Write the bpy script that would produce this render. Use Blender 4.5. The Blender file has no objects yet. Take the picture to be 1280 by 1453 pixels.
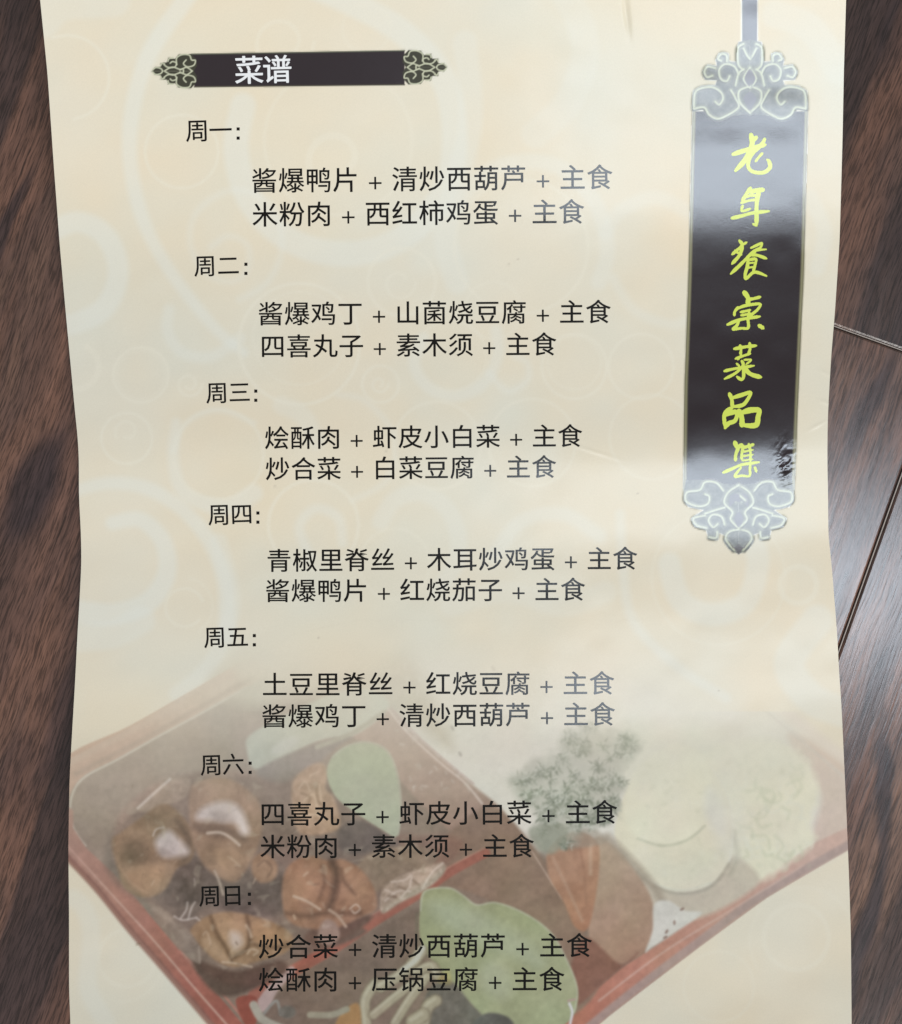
import bpy, math, random
import numpy as np
from mathutils import Vector, Matrix

random.seed(7)
RAD = math.radians
sc = bpy.context.scene
COL = sc.collection

# ------------------------------------------------------------------ camera, world, lamps, exposure
D = 0.309            # camera height over the floor, metres
FPX = 1558.0         # focal length in photo pixels
PW, PH = 1280.0, 1453.0
cam_d = bpy.data.cameras.new("camera")
cam = bpy.data.objects.new("camera", cam_d)
COL.objects.link(cam)
cam.location = (0, 0, D)
cam.rotation_euler = (0, 0, 0)
cam_d.sensor_fit = 'VERTICAL'
cam_d.sensor_height = 36.0
cam_d.lens = FPX / PH * 36.0
cam_d.clip_start = 0.01
cam_d.clip_end = 50
sc.camera = cam

world = bpy.data.worlds.new("World")
sc.world = world
world.use_nodes = True
bg = world.node_tree.nodes["Background"]
bg.inputs[0].default_value = (1.0, 0.985, 0.96, 1)
bg.inputs[1].default_value = 0.25

sc.view_settings.view_transform = 'Standard'
sc.view_settings.look = 'None'
sc.view_settings.exposure = 0.0
sc.view_settings.gamma = 1.0


def area(name, loc, target, sx, sy, power, color):
    l = bpy.data.lights.new(name, 'AREA')
    l.shape = 'RECTANGLE'
    l.size, l.size_y = sx, sy
    l.energy = power
    l.color = color
    o = bpy.data.objects.new(name, l)
    COL.objects.link(o)
    o.location = loc
    d = Vector(target) - Vector(loc)
    z = -d.normalized()
    x = Vector((1, 0, 0)); x = (x - x.dot(z) * z).normalized()      # long side level with the picture's width
    y = z.cross(x)
    o.rotation_euler = Matrix((x, y, z)).transposed().to_euler()
    return o


area("window_light", (0.49, -0.12, 1.5), (0, 0, 0), 0.76, 0.235, 7.0, (0.79, 0.89, 1.0))
area("fill_light", (0.55, -1.15, 0.74), (0, 0.0, 0), 1.0, 0.8, 22.5, (1.0, 0.985, 0.95))  # soft fill lamp added low at one side, leaves the sheet's bottom dimmer


# ------------------------------------------------------------------ helpers
def tag(o, label=None, cat=None, group=None, kind=None):
    if label: o["label"] = label
    if cat: o["category"] = cat
    if group: o["group"] = group
    if kind: o["kind"] = kind
    return o


def empty(name, loc=(0, 0, 0)):
    o = bpy.data.objects.new(name, None)
    COL.objects.link(o)
    o.location = loc
    o.empty_display_size = 0.02
    return o


def mesh_np(name, verts, quads, mat, parent=None, cols=None, normals=None, smooth=True):
    me = bpy.data.meshes.new(name)
    verts = np.asarray(verts, dtype=np.float32)
    quads = np.asarray(quads, dtype=np.int32)
    nv, nf = len(verts), len(quads)
    k = quads.shape[1]
    me.vertices.add(nv)
    me.vertices.foreach_set("co", verts.ravel())
    me.loops.add(nf * k)
    me.loops.foreach_set("vertex_index", quads.ravel())
    me.polygons.add(nf)
    me.polygons.foreach_set("loop_start", np.arange(0, nf * k, k, dtype=np.int32))
    me.update(calc_edges=True)
    me.polygons.foreach_set("use_smooth", np.full(nf, smooth, dtype=bool))
    if cols is not None:
        a = me.color_attributes.new("print", 'FLOAT_COLOR', 'POINT')
        c = np.ones((nv, 4), dtype=np.float32)
        c[:, :3] = cols
        a.data.foreach_set("color", c.ravel())
    me.validate()
    if normals is not None:
        me.normals_split_custom_set_from_vertices([tuple(n) for n in normals])
    me.materials.append(mat)
    o = bpy.data.objects.new(name, me)
    COL.objects.link(o)
    if parent: o.parent = parent
    return o


def nodes(name):
    m = bpy.data.materials.new(name)
    m.use_nodes = True
    nt = m.node_tree
    b = nt.nodes["Principled BSDF"]
    return m, nt, b


def nd(nt, typ, **kw):
    n = nt.nodes.new(typ)
    for k, v in kw.items():
        if k.startswith("i_"):
            n.inputs[int(k[2:])].default_value = v
        else:
            setattr(n, k, v)
    return n


def s2l(c):
    c = np.asarray(c, dtype=np.float64)
    return np.where(c <= 0.04045, c / 12.92, ((c + 0.055) / 1.055) ** 2.4)


# ------------------------------------------------------------------ the shape of the sheet
def interp_smooth(xs, ys, q, w=18):
    """piecewise-linear table, softened with a small moving average"""
    q = np.asarray(q, dtype=np.float64)
    acc = 0
    offs = np.linspace(-w, w, 9)
    wt = np.cos(offs / w * math.pi / 2.2)
    for o_, t in zip(offs, wt):
        acc = acc + t * np.interp(q + o_, xs, ys)
    return acc / wt.sum()


EL = [(-200, 38), (-100, 47), (0, 57), (105, 67.5), (230, 76), (350, 85), (440, 93), (590, 107), (617, 110), (650, 112),
      (703, 112), (760, 115), (800, 115.5), (850, 113), (900, 110), (960, 107), (1063, 101), (1110, 98.6), (1200, 97),
      (1300, 98), (1400, 98), (1453, 100), (1700, 106)]
ER = [(-200, 1208), (0, 1200.6), (100, 1197.5), (200, 1195.5), (340, 1191.5), (440, 1185), (505, 1179.5), (565, 1176),
      (600, 1174.5), (650, 1174), (703, 1175), (760, 1175.5), (800, 1180), (850, 1184), (900, 1188), (950, 1190.5),
      (1000, 1194), (1063, 1197), (1150, 1201), (1250, 1205), (1330, 1207.5), (1453, 1208.5), (1700, 1208)]
Y0, Y1 = -130, 1590


def xleft(y): return interp_smooth([p[0] for p in EL], [p[1] for p in EL], y, 22)
def xright(y): return interp_smooth([p[0] for p in ER], [p[1] for p in ER], y, 22)


SLOPE = [(-160, .18), (0, .28), (100, .262), (150, .250), (200, .240), (270, .20), (330, .138), (400, .052), (500, .004), (600, -.032),
         (636, .006), (665, .043), (700, .05), (745, .033), (770, -.006), (800, -.049), (870, -.066), (940, -.068), (985, -.070),
         (1020, -.099), (1060, -.154), (1150, -.209), (1300, -.267), (1453, -.31), (1600, -.25)]
_ty = np.arange(-200, 1700, 1.0)
_ts = interp_smooth([p[0] for p in SLOPE], [p[1] for p in SLOPE], _ty, 16)
_th = -np.cumsum(_ts) * D / FPX * 1.0
_th = _th - _th.min() + 0.0009


def vnoise(x, y, seed):
    """smooth lattice noise for arbitrary points, range about -1..1"""
    xi = np.floor(x).astype(np.int64); yi = np.floor(y).astype(np.int64)
    xf = x - xi; yf = y - yi
    u = xf * xf * (3 - 2 * xf); v = yf * yf * (3 - 2 * yf)

    def hsh(a, b):
        n = (a * 374761393 + b * 668265263 + seed * 974634777) & 0xffffffff
        n = ((n ^ (n >> 13)) * 1274126177) & 0xffffffff
        n = n ^ (n >> 16)
        return (n & 0xffff) / 32767.5 - 1.0
    a = hsh(xi, yi); b = hsh(xi + 1, yi); c = hsh(xi, yi + 1); d = hsh(xi + 1, yi + 1)
    return (a * (1 - u) + b * u) * (1 - v) + (c * (1 - u) + d * u) * v


def fbm(x, y, cell, seed, octv=3):
    r = 0; a = 1; t = 0
    for i in range(octv):
        r = r + a * vnoise(x / cell + 13.7 * i, y / cell + 7.1 * i, seed + i)
        t += a; a *= .5; cell = cell / 2.03
    return r / t


def height(px, py):
    # the fold lines sag a little towards the left, so the bands of glare are not perfectly level
    yy = py + 0.022 * (px - 640) + 7 * np.sin(px / 170.0)
    h = np.interp(yy, _ty, _th)
    h = h + 0.00016 * vnoise(px / 150.0, py / 95.0, 5) + 0.000035 * vnoise(px / 37.0, py / 30.0, 9)
    # crumpled spot on the lower right of the long banner
    g = np.exp(-(((px - 1114) / 12.0) ** 2 + ((py - 660) / 28.0) ** 2))
    h = h + g * (0.00021 * (1 - 2 * np.abs(fbm(px + .4 * py, py, 17.0, 21, 3))))
    # nick near the top edge and small dents by the right edge
    g2 = np.exp(-(((px - (889 + (py - 20) * .12)) / 3.5) ** 2 + ((py - 18) / 28.0) ** 2))
    h = h - g2 * 0.00034
    for cx, cy, a_, L in ((1172, 530, .5, 9), (1171, 571, .35, 9), (1160, 604, -.5, 14), (840, 640, .3, 30)):
        du = (px - cx) * math.cos(a_) + (py - cy) * math.sin(a_)
        dv = -(px - cx) * math.sin(a_) + (py - cy) * math.cos(a_)
        h = h + 0.00007 * np.exp(-((du / L) ** 2 + (dv / 1.8) ** 2))
    return h


def P(px, py, lift=0.0):
    """photo-plane coordinates -> point on the curved sheet"""
    px = np.asarray(px, dtype=np.float64); py = np.asarray(py, dtype=np.float64)
    h = height(px, py) + lift
    return np.stack([(px - PW / 2) / FPX * (D - h), -(py - PH / 2) / FPX * (D - h), h], axis=-1)


def PN(px, py):
    e = 1.0
    a = P(px + e, py) - P(px - e, py)
    b = P(px, py - e) - P(px, py + e)
    n = np.cross(a, b)
    return n / np.linalg.norm(n, axis=-1, keepdims=True)


# ------------------------------------------------------------------ the print: a small painting kit
OX, OY, CW, CH = 20, -150, 1210, 1770
YY, XX = np.mgrid[OY:OY + CH, OX:OX + CW].astype(np.float64)


def catmull(pts, closed=True, n=6):
    pts = [np.array(p, dtype=float) for p in pts]
    m = len(pts); out = []
    rng = range(m) if closed else range(m - 1)
    for i in rng:
        if closed:
            p0, p1, p2, p3 = pts[i - 1], pts[i], pts[(i + 1) % m], pts[(i + 2) % m]
        else:
            p0, p1, p2, p3 = pts[max(i - 1, 0)], pts[i], pts[i + 1], pts[min(i + 2, m - 1)]
        for k in range(n):
            t = k / n
            out.append(.5 * ((2 * p1) + (-p0 + p2) * t + (2 * p0 - 5 * p1 + 4 * p2 - p3) * t * t + (-p0 + 3 * p1 - 3 * p2 + p3) * t ** 3))
    if not closed: out.append(pts[-1])
    return np.array(out)


def sd_poly(X, Y, pts):
    """signed distance (negative inside)"""
    d2 = np.full(X.shape, 1e12); ins = np.zeros(X.shape, dtype=bool)
    n = len(pts)
    for i in range(n):
        ax, ay = pts[i]; bx, by = pts[(i + 1) % n]
        ex, ey = bx - ax, by - ay
        L = ex * ex + ey * ey + 1e-9
        t = np.clip(((X - ax) * ex + (Y - ay) * ey) / L, 0, 1)
        d2 = np.minimum(d2, (X - ax - t * ex) ** 2 + (Y - ay - t * ey) ** 2)
        c = ((ay > Y) != (by > Y))
        if ay != by:
            ins ^= c & (X < (bx - ax) * (Y - ay) / (by - ay) + ax)
    d = np.sqrt(d2)
    return np.where(ins, -d, d)


def sd_line(X, Y, pts, w0, w1=None, prof=None):
    """distance to a polyline minus its half width (width tapers w0 -> w1, or follows prof)"""
    best = np.full(X.shape, 1e6)
    n = len(pts) - 1
    if w1 is None: w1 = w0
    for i in range(n):
        ax, ay = pts[i]; bx, by = pts[i + 1]
        ex, ey = bx - ax, by - ay
        L = ex * ex + ey * ey + 1e-9
        t = np.clip(((X - ax) * ex + (Y - ay) * ey) / L, 0, 1)
        d = np.sqrt((X - ax - t * ex) ** 2 + (Y - ay - t * ey) ** 2)
        s = (i + t) / n
        w = np.interp(s, prof[0], prof[1]) if prof else w0 + (w1 - w0) * s
        best = np.minimum(best, d - w / 2)
    return best


C = np.zeros((CH, CW, 3))


def box_of(pts, pad):
    x0 = max(int(min(p[0] for p in pts) - pad) - OX, 0); x1 = min(int(max(p[0] for p in pts) + pad) - OX + 1, CW)
    y0 = max(int(min(p[1] for p in pts) - pad) - OY, 0); y1 = min(int(max(p[1] for p in pts) + pad) - OY + 1, CH)
    return slice(y0, y1), slice(x0, x1)


def col(c): return np.array(c, dtype=float) / 255.0


def lay(sl, a, c):
    C[sl] = C[sl] * (1 - a[..., None]) + c * a[..., None]


def poly(pts, c, soft=1.5, alpha=1.0, smooth=True, c2=None, gdir=None, nz=0.0, cell=14, wob=0.0, seed=1):
    """fill; c2 with gdir=(x0,y0,x1,y1) gives a gradient in the printed colours; nz adds mottling"""
    q = catmull(pts) if smooth else np.array(pts, dtype=float)
    sl = box_of(q, soft * 2 + wob + 2)
    X, Y = XX[sl], YY[sl]
    if X.size == 0: return
    if wob:
        X2 = X + wob * vnoise(X / 9.0, Y / 9.0, seed); Y2 = Y + wob * vnoise(X / 9.0, Y / 9.0, seed + 50)
    else:
        X2, Y2 = X, Y
    d = sd_poly(X2, Y2, q)
    a = np.clip(.5 - d / soft, 0, 1) * alpha
    cc = np.ones(X.shape + (3,)) * col(c)
    if c2 is not None:
        x0, y0, x1, y1 = gdir
        t = np.clip(((X - x0) * (x1 - x0) + (Y - y0) * (y1 - y0)) / ((x1 - x0) ** 2 + (y1 - y0) ** 2), 0, 1)[..., None]
        cc = cc * (1 - t) + col(c2) * t
    if nz:
        cc = cc + nz * fbm(X, Y, cell, seed)[..., None]
    lay(sl, a, cc)


def line(pts, w, c, soft=1.2, alpha=1.0, w1=None, closed=False, n=6, prof=None):
    q = catmull(pts, closed, n) if len(pts) > 2 else np.array(pts, dtype=float)
    if closed: q = np.vstack([q, q[:1]])
    sl = box_of(q, max(w, w1 or 0) + soft + 2)
    X, Y = XX[sl], YY[sl]
    if X.size == 0: return
    d = sd_line(X, Y, q, w, w1, prof)
    lay(sl, np.clip(.5 - d / soft, 0, 1) * alpha, col(c))


def ell(cx, cy, rx, ry, c, rot=0, **kw):
    r = RAD(rot)
    pts = [(cx + rx * math.cos(t) * math.cos(r) - ry * math.sin(t) * math.sin(r),
            cy + rx * math.cos(t) * math.sin(r) + ry * math.sin(t) * math.cos(r)) for t in np.linspace(0, 2 * math.pi, 10, endpoint=False)]
    poly(pts, c, **kw)


def ring(cx, cy, r, w, c, a0=0, a1=360, alpha=.6, soft=2.5, r1=None, w1=None):
    r1 = r if r1 is None else r1
    n = max(int(abs(a1 - a0) / 20), 6)
    pts = []
    for i in range(n + 1):
        t = i / n; a = RAD(a0 + (a1 - a0) * t); rr = r + (r1 - r) * t
        pts.append((cx + rr * math.cos(a), cy + rr * math.sin(a)))
    line(pts, w, c, soft=soft, alpha=alpha, w1=w1, n=3)


# ---- printed ground colour: cream with peach and straw clouds
base = col((229, 221, 201))
C[:] = base
n1 = fbm(XX, YY, 170, 31, 3)[..., None]
n2 = fbm(XX, YY, 120, 41, 3)[..., None]
C += n1 * (np.array([0, 3, 7]) / 255.0) + n2 * (np.array([5, -1, -6]) / 255.0)

LT = (230, 232, 224)      # pale scroll ink
TH = (235, 230, 213)      # thin ring ink
sw = lambda pts, w, alpha=.7, w1=None, soft=9: line(pts, w, LT, soft=soft, alpha=alpha * .62, w1=w1)
# broad scrolls
sw([(330, -140), (300, -60), (262, 0), (208, 85), (184, 190), (196, 290), (235, 375), (300, 460), (345, 500)], 30, .75, 14)
sw([(70, 330), (110, 315), (150, 335), (168, 385), (150, 435), (110, 458), (80, 462)], 30, .75)
sw([(345, 150), (335, 215), (358, 290), (420, 345), (500, 360), (575, 335), (632, 270), (645, 190), (628, 110), (570, 45), (490, 0), (420, -30)], 36, .72)
sw([(660, 60), (668, 170), (650, 250), (632, 330), (648, 400)], 34, .5)
sw([(640, 300), (700, 240), (780, 232), (840, 280), (862, 350), (850, 400)], 22, .5)
sw([(860, 330), (880, 300), (930, 280), (975, 300)], 20, .4)
sw([(870, 395), (900, 440), (950, 460), (975, 455)], 14, .45)
sw([(300, 350), (325, 335), (352, 350), (350, 385), (325, 400), (290, 385), (270, 345), (280, 300), (330, 270), (385, 290), (400, 350), (380, 400), (340, 425)], 9, .45)
sw([(240, 440), (238, 470), (258, 500), (300, 506), (340, 480)], 16, .6)
sw([(250, 600), (246, 650), (262, 700), (320, 720), (360, 700)], 14, .65, 26)
sw([(246, 640), (265, 600), (310, 582), (360, 600)], 6, .6)
sw([(95, 700), (160, 685), (225, 700), (285, 750), (318, 820), (322, 900)], 17, .75, 24)
sw([(160, 742), (200, 738), (232, 770), (236, 815), (210, 855), (160, 872), (108, 868)], 20, .8, 34)
sw([(112, 905), (160, 900), (200, 880)], 40, .55)
sw([(310, 770), (330, 860), (300, 940), (250, 985)], 26, .55, 20)
sw([(600, 480), (588, 515), (606, 548), (645, 562), (685, 545), (706, 505), (704, 470)], 17, .6)
sw([(695, 530), (720, 555), (748, 540), (748, 515), (730, 505)], 9, .55)
sw([(880, 730), (884, 800), (898, 880), (960, 945), (1030, 990)], 14, .6)
sw([(950, 800), (966, 852), (1010, 872), (1058, 854), (1076, 800), (1068, 770)], 32, .65)
sw([(1160, 880), (1120, 940), (1150, 990), (1195, 1010)], 44, .6)
sw([(440, 790), (425, 748), (448, 722), (480, 735), (486, 770)], 14, .6)
sw([(540, 740), (560, 710), (600, 700), (640, 730), (650, 790), (620, 840)], 24, .5)
sw([(480, 560), (520, 570), (560, 620), (550, 680), (500, 710)], 8, .45)
sw([(400, 575), (430, 590), (448, 625)], 26, .45)
sw([(700, 790), (740, 740), (800, 730), (850, 760)], 20, .5)
sw([(640, 860), (720, 840), (800, 860), (860, 840)], 30, .35)
sw([(60, 30), (90, 5), (160, 0)], 50, .45)
sw([(700, -60), (790, -20), (830, 60), (810, 140), (760, 190)], 40, .35)
sw([(1100, 20), (1150, 40), (1190, 100)], 40, .45)
sw([(1150, 280), (1170, 330), (1160, 380)], 22, .5)
sw([(105, 1275), (120, 1290), (130, 1330), (125, 1400), (150, 1450)], 26, .45)
# fine rings
rg = lambda cx, cy, r, w=3, al=.6, a0=0, a1=360, r1=None: ring(cx, cy, r, w + .8, TH, a0, a1, al * .8, 3.5, r1)
rg(95, 110, 60, 3, .7, -110, 80); rg(258, 215, 52, 3, .6); rg(480, 200, 105, 4, .35, -60, 250)
rg(478, 225, 42, 9, .4, 150, 400, 22); rg(570, 400, 48, 4, .5); rg(566, 402, 24, 3, .5, 0, 330, 12)
rg(200, 532, 39, 3, .75); rg(200, 532, 34, 1.5, .4); rg(180, 622, 36, 3, .75); rg(180, 612, 17, 3, .6, 150, 470, 9)
rg(268, 545, 19, 3, .6, 0, 500, 6); rg(108, 520, 32, 8, .5, -60, 100); rg(425, 488, 86, 4, .6); rg(425, 480, 66, 2, .35)
rg(310, 645, 64, 4, .5); rg(445, 745, 64, 4, .6); rg(262, 862, 27, 3, .65, 40, 340); rg(262, 860, 40, 2, .4, -80, 60)
rg(540, 545, 26, 3, .6); rg(538, 545, 13, 3, .6, 0, 420, 4); rg(815, 520, 46, 3, .6); rg(815, 515, 38, 2, .4)
rg(910, 520, 46, 3, .6); rg(755, 628, 62, 3, .55); rg(925, 620, 60, 3, .5); rg(620, 632, 62, 4, .5); rg(640, 505, 50, 2, .4)
rg(740, 350, 95, 4, .45); rg(1133, 830, 26, 7, .5); rg(1020, 820, 95, 3, .35); rg(560, 800, 50, 3, .4)
rg(180, 1360, 40, 5, .35); rg(170, 1360, 62, 3, .3, -120, 90); rg(1130, 1330, 46, 6, .35); rg(1140, 1335, 76, 3, .25, 150, 340)
rg(1020, 1400, 50, 3, .3); rg(400, 60, 46, 5, .4, 0, 430, 20); rg(520, 40, 34, 3, .3); rg(700, 440, 40, 3, .35)
# freckles
for (x, y) in ((722, 375), (735, 368), (452, 905), (548, 640), (390, 690), (905, 700), (1020, 980)):
    ell(x, y, 1.6, 1.2, (190, 180, 165), soft=1.5, alpha=.6)

BACK = C.copy()

# ---- the printed photograph of a red lunch box
TRAY = [(90, 1081), (184, 1032), (277, 979), (340, 943), (420, 900), (520, 878), (640, 872), (800, 868), (900, 868), (960, 900),
        (1040, 965), (1120, 1030), (1215, 1112), (1215, 1198), (1088, 1273), (992, 1343), (865, 1440), (760, 1530), (640, 1590),
        (520, 1600), (420, 1580), (302, 1453), (231, 1370), (184, 1316), (137, 1258), (90, 1210)]
poly(TRAY, (170, 152, 135), soft=3, smooth=False, c2=(142, 122, 105), gdir=(250, 1050, 420, 1400), nz=.02, cell=60)
# cloudy top and right of the picture
poly([(560, 880), (700, 862), (900, 862), (1215, 1100), (1200, 1200), (1060, 1262), (960, 1300), (900, 1240), (760, 1200), (660, 1120), (560, 1010)],
     (224, 219, 206), soft=26, nz=.012, cell=30)
# tray walls
poly([(300, 960), (420, 900), (560, 880), (600, 960), (640, 1060), (560, 1010), (470, 985), (350, 1000)], (196, 184, 164), soft=26)
poly([(90, 1078), (184, 1030), (277, 977), (360, 930), (430, 905), (445, 925), (356, 972), (293, 1007), (230, 1041), (168, 1076), (121, 1100), (100, 1125), (90, 1150)],
     (198, 164, 142), soft=3, c2=(212, 194, 172), gdir=(200, 1040, 420, 920))
line([(96, 1083), (184, 1038), (277, 986), (340, 950), (420, 910)], 9, (206, 176, 154), soft=6, alpha=.7)
line([(108, 1098), (190, 1056), (285, 1003), (360, 960)], 7, (172, 148, 130), soft=5, alpha=.6)
line([(350, 975), (293, 1008), (230, 1042), (168, 1077), (121, 1102), (104, 1124), (100, 1150), (106, 1178), (122, 1200)], 3, (204, 192, 174), soft=2, w1=1.5, prof=([0, .5, 1], [3, 3.5, 1.6]))
poly([(90, 1140), (104, 1150), (104, 1175), (122, 1203), (162, 1240), (196, 1278), (257, 1352), (320, 1424), (400, 1520), (360, 1530), (302, 1453), (231, 1370), (184, 1316), (137, 1258), (90, 1208)],
     (184, 146, 128), soft=2.5, smooth=False, c2=(168, 100, 84), gdir=(100, 1180, 320, 1430))
line([(92, 1213), (137, 1261), (184, 1319), (231, 1373), (302, 1456), (360, 1525)], 9, (146, 104, 92), soft=4, alpha=.85)
line([(92, 1196), (152, 1262), (215, 1331), (277, 1403), (321, 1453), (370, 1510)], 3, (200, 158, 140), soft=1.6)
line([(255, 1350), (309, 1403), (349, 1450), (380, 1490)], 3.2, (188, 128, 110), soft=1.8)
# right wall and rim
poly([(1125, 1040), (1215, 1100), (1215, 1188), (1152, 1196), (1165, 1130), (1130, 1080)], (212, 192, 176), soft=12)
line([(900, 868), (1000, 940), (1100, 1020), (1200, 1105)], 3, (204, 196, 184), soft=3, alpha=.55)
line([(930, 868), (1040, 945), (1140, 1030), (1205, 1080)], 16, (222, 208, 198), soft=12, alpha=.6)
line([(1130, 870), (1160, 905), (1200, 960)], 18, (212, 210, 198), soft=12, alpha=.6)
poly([(1215, 1168), (1152, 1198), (1072, 1250), (992, 1298), (938, 1337), (880, 1375), (840, 1409), (784, 1453), (700, 1530), (760, 1530), (865, 1440), (992, 1343), (1088, 1273), (1215, 1199)],
     (208, 176, 160), soft=2.5, smooth=False, c2=(190, 122, 100), gdir=(1150, 1210, 840, 1430))
line([(1215, 1193), (1088, 1266), (992, 1336), (865, 1433), (760, 1522)], 12, (176, 156, 148), soft=4, alpha=.8)
line([(1140, 1228), (1040, 1290), (940, 1352), (850, 1420)], 3, (214, 184, 168), soft=2.5, alpha=.6)
# long wall between the compartments
poly([(500, 1000), (545, 1002), (590, 1045), (660, 1105), (720, 1160), (690, 1200), (640, 1180), (570, 1110), (540, 1060), (500, 1045)], (182, 156, 140), soft=5, c2=(164, 134, 116), gdir=(560, 1020, 680, 1180), nz=.015)
poly([(640, 1180), (700, 1145), (760, 1206), (800, 1270), (832, 1330), (850, 1400), (800, 1440), (780, 1340), (720, 1290), (640, 1258), (598, 1262), (596, 1235)],
     (150, 124, 104), soft=5, nz=.02, cell=30)
line([(546, 1000), (580, 1041), (628, 1085), (659, 1110), (684, 1140)], 3.5, (214, 192, 178), soft=2, alpha=.85)
line([(556, 1006), (592, 1044), (640, 1086), (672, 1112)], 3, (190, 160, 152), soft=2, alpha=.7)
line([(755, 1208), (775, 1240), (797, 1275)], 2.2, (188, 160, 140), soft=1.5)
# second compartment floor
poly([(380, 1425), (480, 1350), (560, 1305), (598, 1290), (600, 1340), (600, 1380), (560, 1390), (520, 1405), (490, 1440), (440, 1500), (390, 1480)], (134, 114, 98), soft=4, nz=.02)
line([(690, 1210), (640, 1236), (596, 1266), (534, 1304), (480, 1340), (402, 1386), (360, 1412)], 16, (168, 106, 88), soft=3, prof=([0, .3, .7, 1], [12, 16, 18, 16]))
line([(686, 1204), (640, 1229), (592, 1260), (530, 1297), (476, 1332)], 2.5, (188, 140, 118), soft=2, alpha=.7)
poly([(410, 1372), (418, 1380), (395, 1405), (378, 1434), (362, 1430), (378, 1402)], (184, 160, 152), soft=3, smooth=True)
poly([(335, 1418), (362, 1414), (366, 1440), (358, 1460), (345, 1450)], (152, 84, 68), soft=3)

# ---- food, left compartment
DK = (112, 102, 92)
poly([(262, 1190), (300, 1215), (330, 1240), (400, 1225), (405, 1290), (380, 1300), (300, 1285), (260, 1310), (225, 1285), (215, 1262), (250, 1232)], (124, 117, 108), soft=8, nz=.03, cell=12)
poly([(455, 1170), (500, 1165), (560, 1190), (560, 1215), (500, 1230), (462, 1210)], (132, 124, 114), soft=8)
poly([(440, 1310), (520, 1320), (470, 1345), (420, 1350)], (126, 104, 90), soft=6)
# mushroom cap and pale leaves at the back
poly([(330, 935), (375, 895), (460, 878), (535, 893), (562, 925), (550, 948), (440, 965), (350, 965)], (208, 195, 172), soft=16, alpha=.8, nz=.02, cell=26)
poly([(350, 1062), (356, 1042), (400, 1018), (470, 985), (520, 978), (552, 1002), (505, 1042), (450, 1052), (368, 1092)], (188, 190, 170), soft=5, c2=(196, 196, 178), gdir=(360, 1060, 540, 990), nz=.012)
ell(405, 1058, 22, 9, (206, 206, 194), rot=-28, soft=8, alpha=.7)
poly([(366, 1092), (450, 1054), (500, 1045), (470, 1066), (430, 1102), (390, 1112)], (152, 140, 130), soft=6)
line([(450, 1060), (500, 1040), (545, 1010)], 6, (176, 170, 150), soft=4)
# brown glazed meat, drawn from dark gaps up to the wet highlights
def U(pts): return [(85 + x / 2.2535, 852 + y / 2.2535) for x, y in pts]


def pf(pts, c, soft=3, **kw): poly(U(pts), c, soft=soft, **kw)
def lf(pts, w, c, soft=2, alpha=.72, **kw): line(U(pts), w, c, soft=soft + .6, alpha=alpha, **kw)


pf([(150, 780), (260, 640), (420, 560), (640, 560), (880, 560), (1060, 780), (1160, 900), (1010, 1000), (860, 1080), (700, 1180), (560, 1240), (450, 1180), (330, 1010), (180, 900)], (132, 120, 106), 16, alpha=.75)
pf([(640, 880), (720, 880), (710, 990), (640, 1010), (560, 1000), (440, 970), (360, 975), (330, 940), (400, 830), (450, 830), (500, 880), (560, 910)], (112, 102, 92), 9, nz=.04, cell=8)
pf([(890, 740), (960, 700), (1040, 760), (970, 810), (900, 800)], (112, 106, 98), 7)
pf([(840, 1030), (930, 1020), (1000, 1010), (930, 1075), (840, 1110), (780, 1080)], (116, 96, 82), 6)
pf([(430, 1150), (560, 1185), (700, 1150), (720, 1190), (600, 1250), (520, 1265), (460, 1220)], (104, 86, 74), 7)
# wing tip at the upper left
pf([(250, 665), (300, 610), (350, 565), (415, 570), (405, 625), (340, 655), (290, 680)], (166, 152, 132), 5, nz=.04, cell=9)
lf([(250, 664), (300, 618), (352, 572)], 4, (204, 198, 184), alpha=.9)
# lower left piece
pf([(165, 770), (195, 742), (250, 702), (330, 650), (392, 690), (432, 760), (420, 830), (374, 858), (335, 925), (275, 950), (212, 925), (185, 860)], (148, 128, 102), 5, c2=(172, 144, 112), gdir=(330, 700, 0, 0), nz=.05, cell=15, seed=3)
pf([(200, 880), (250, 850), (330, 850), (320, 910), (270, 938), (215, 915)], (174, 146, 114), 14, alpha=.8)
pf([(205, 770), (260, 760), (280, 800), (240, 840), (200, 820)], (112, 98, 78), 14, alpha=.75)
pf([(370, 700), (425, 760), (415, 830), (380, 845), (400, 780)], (108, 96, 80), 10, alpha=.7)
pf([(305, 770), (345, 735), (380, 760), (412, 800), (392, 817), (330, 818)], (206, 201, 194), 11, alpha=.95)
pf([(318, 790), (350, 800), (360, 818), (325, 816)], (170, 162, 152), 5, alpha=.7)
lf([(298, 752), (308, 732), (332, 726)], 2.4, (206, 200, 190))
lf([(190, 850), (230, 905), (280, 935)], 2.5, (186, 160, 128), soft=4, alpha=.7)
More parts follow.
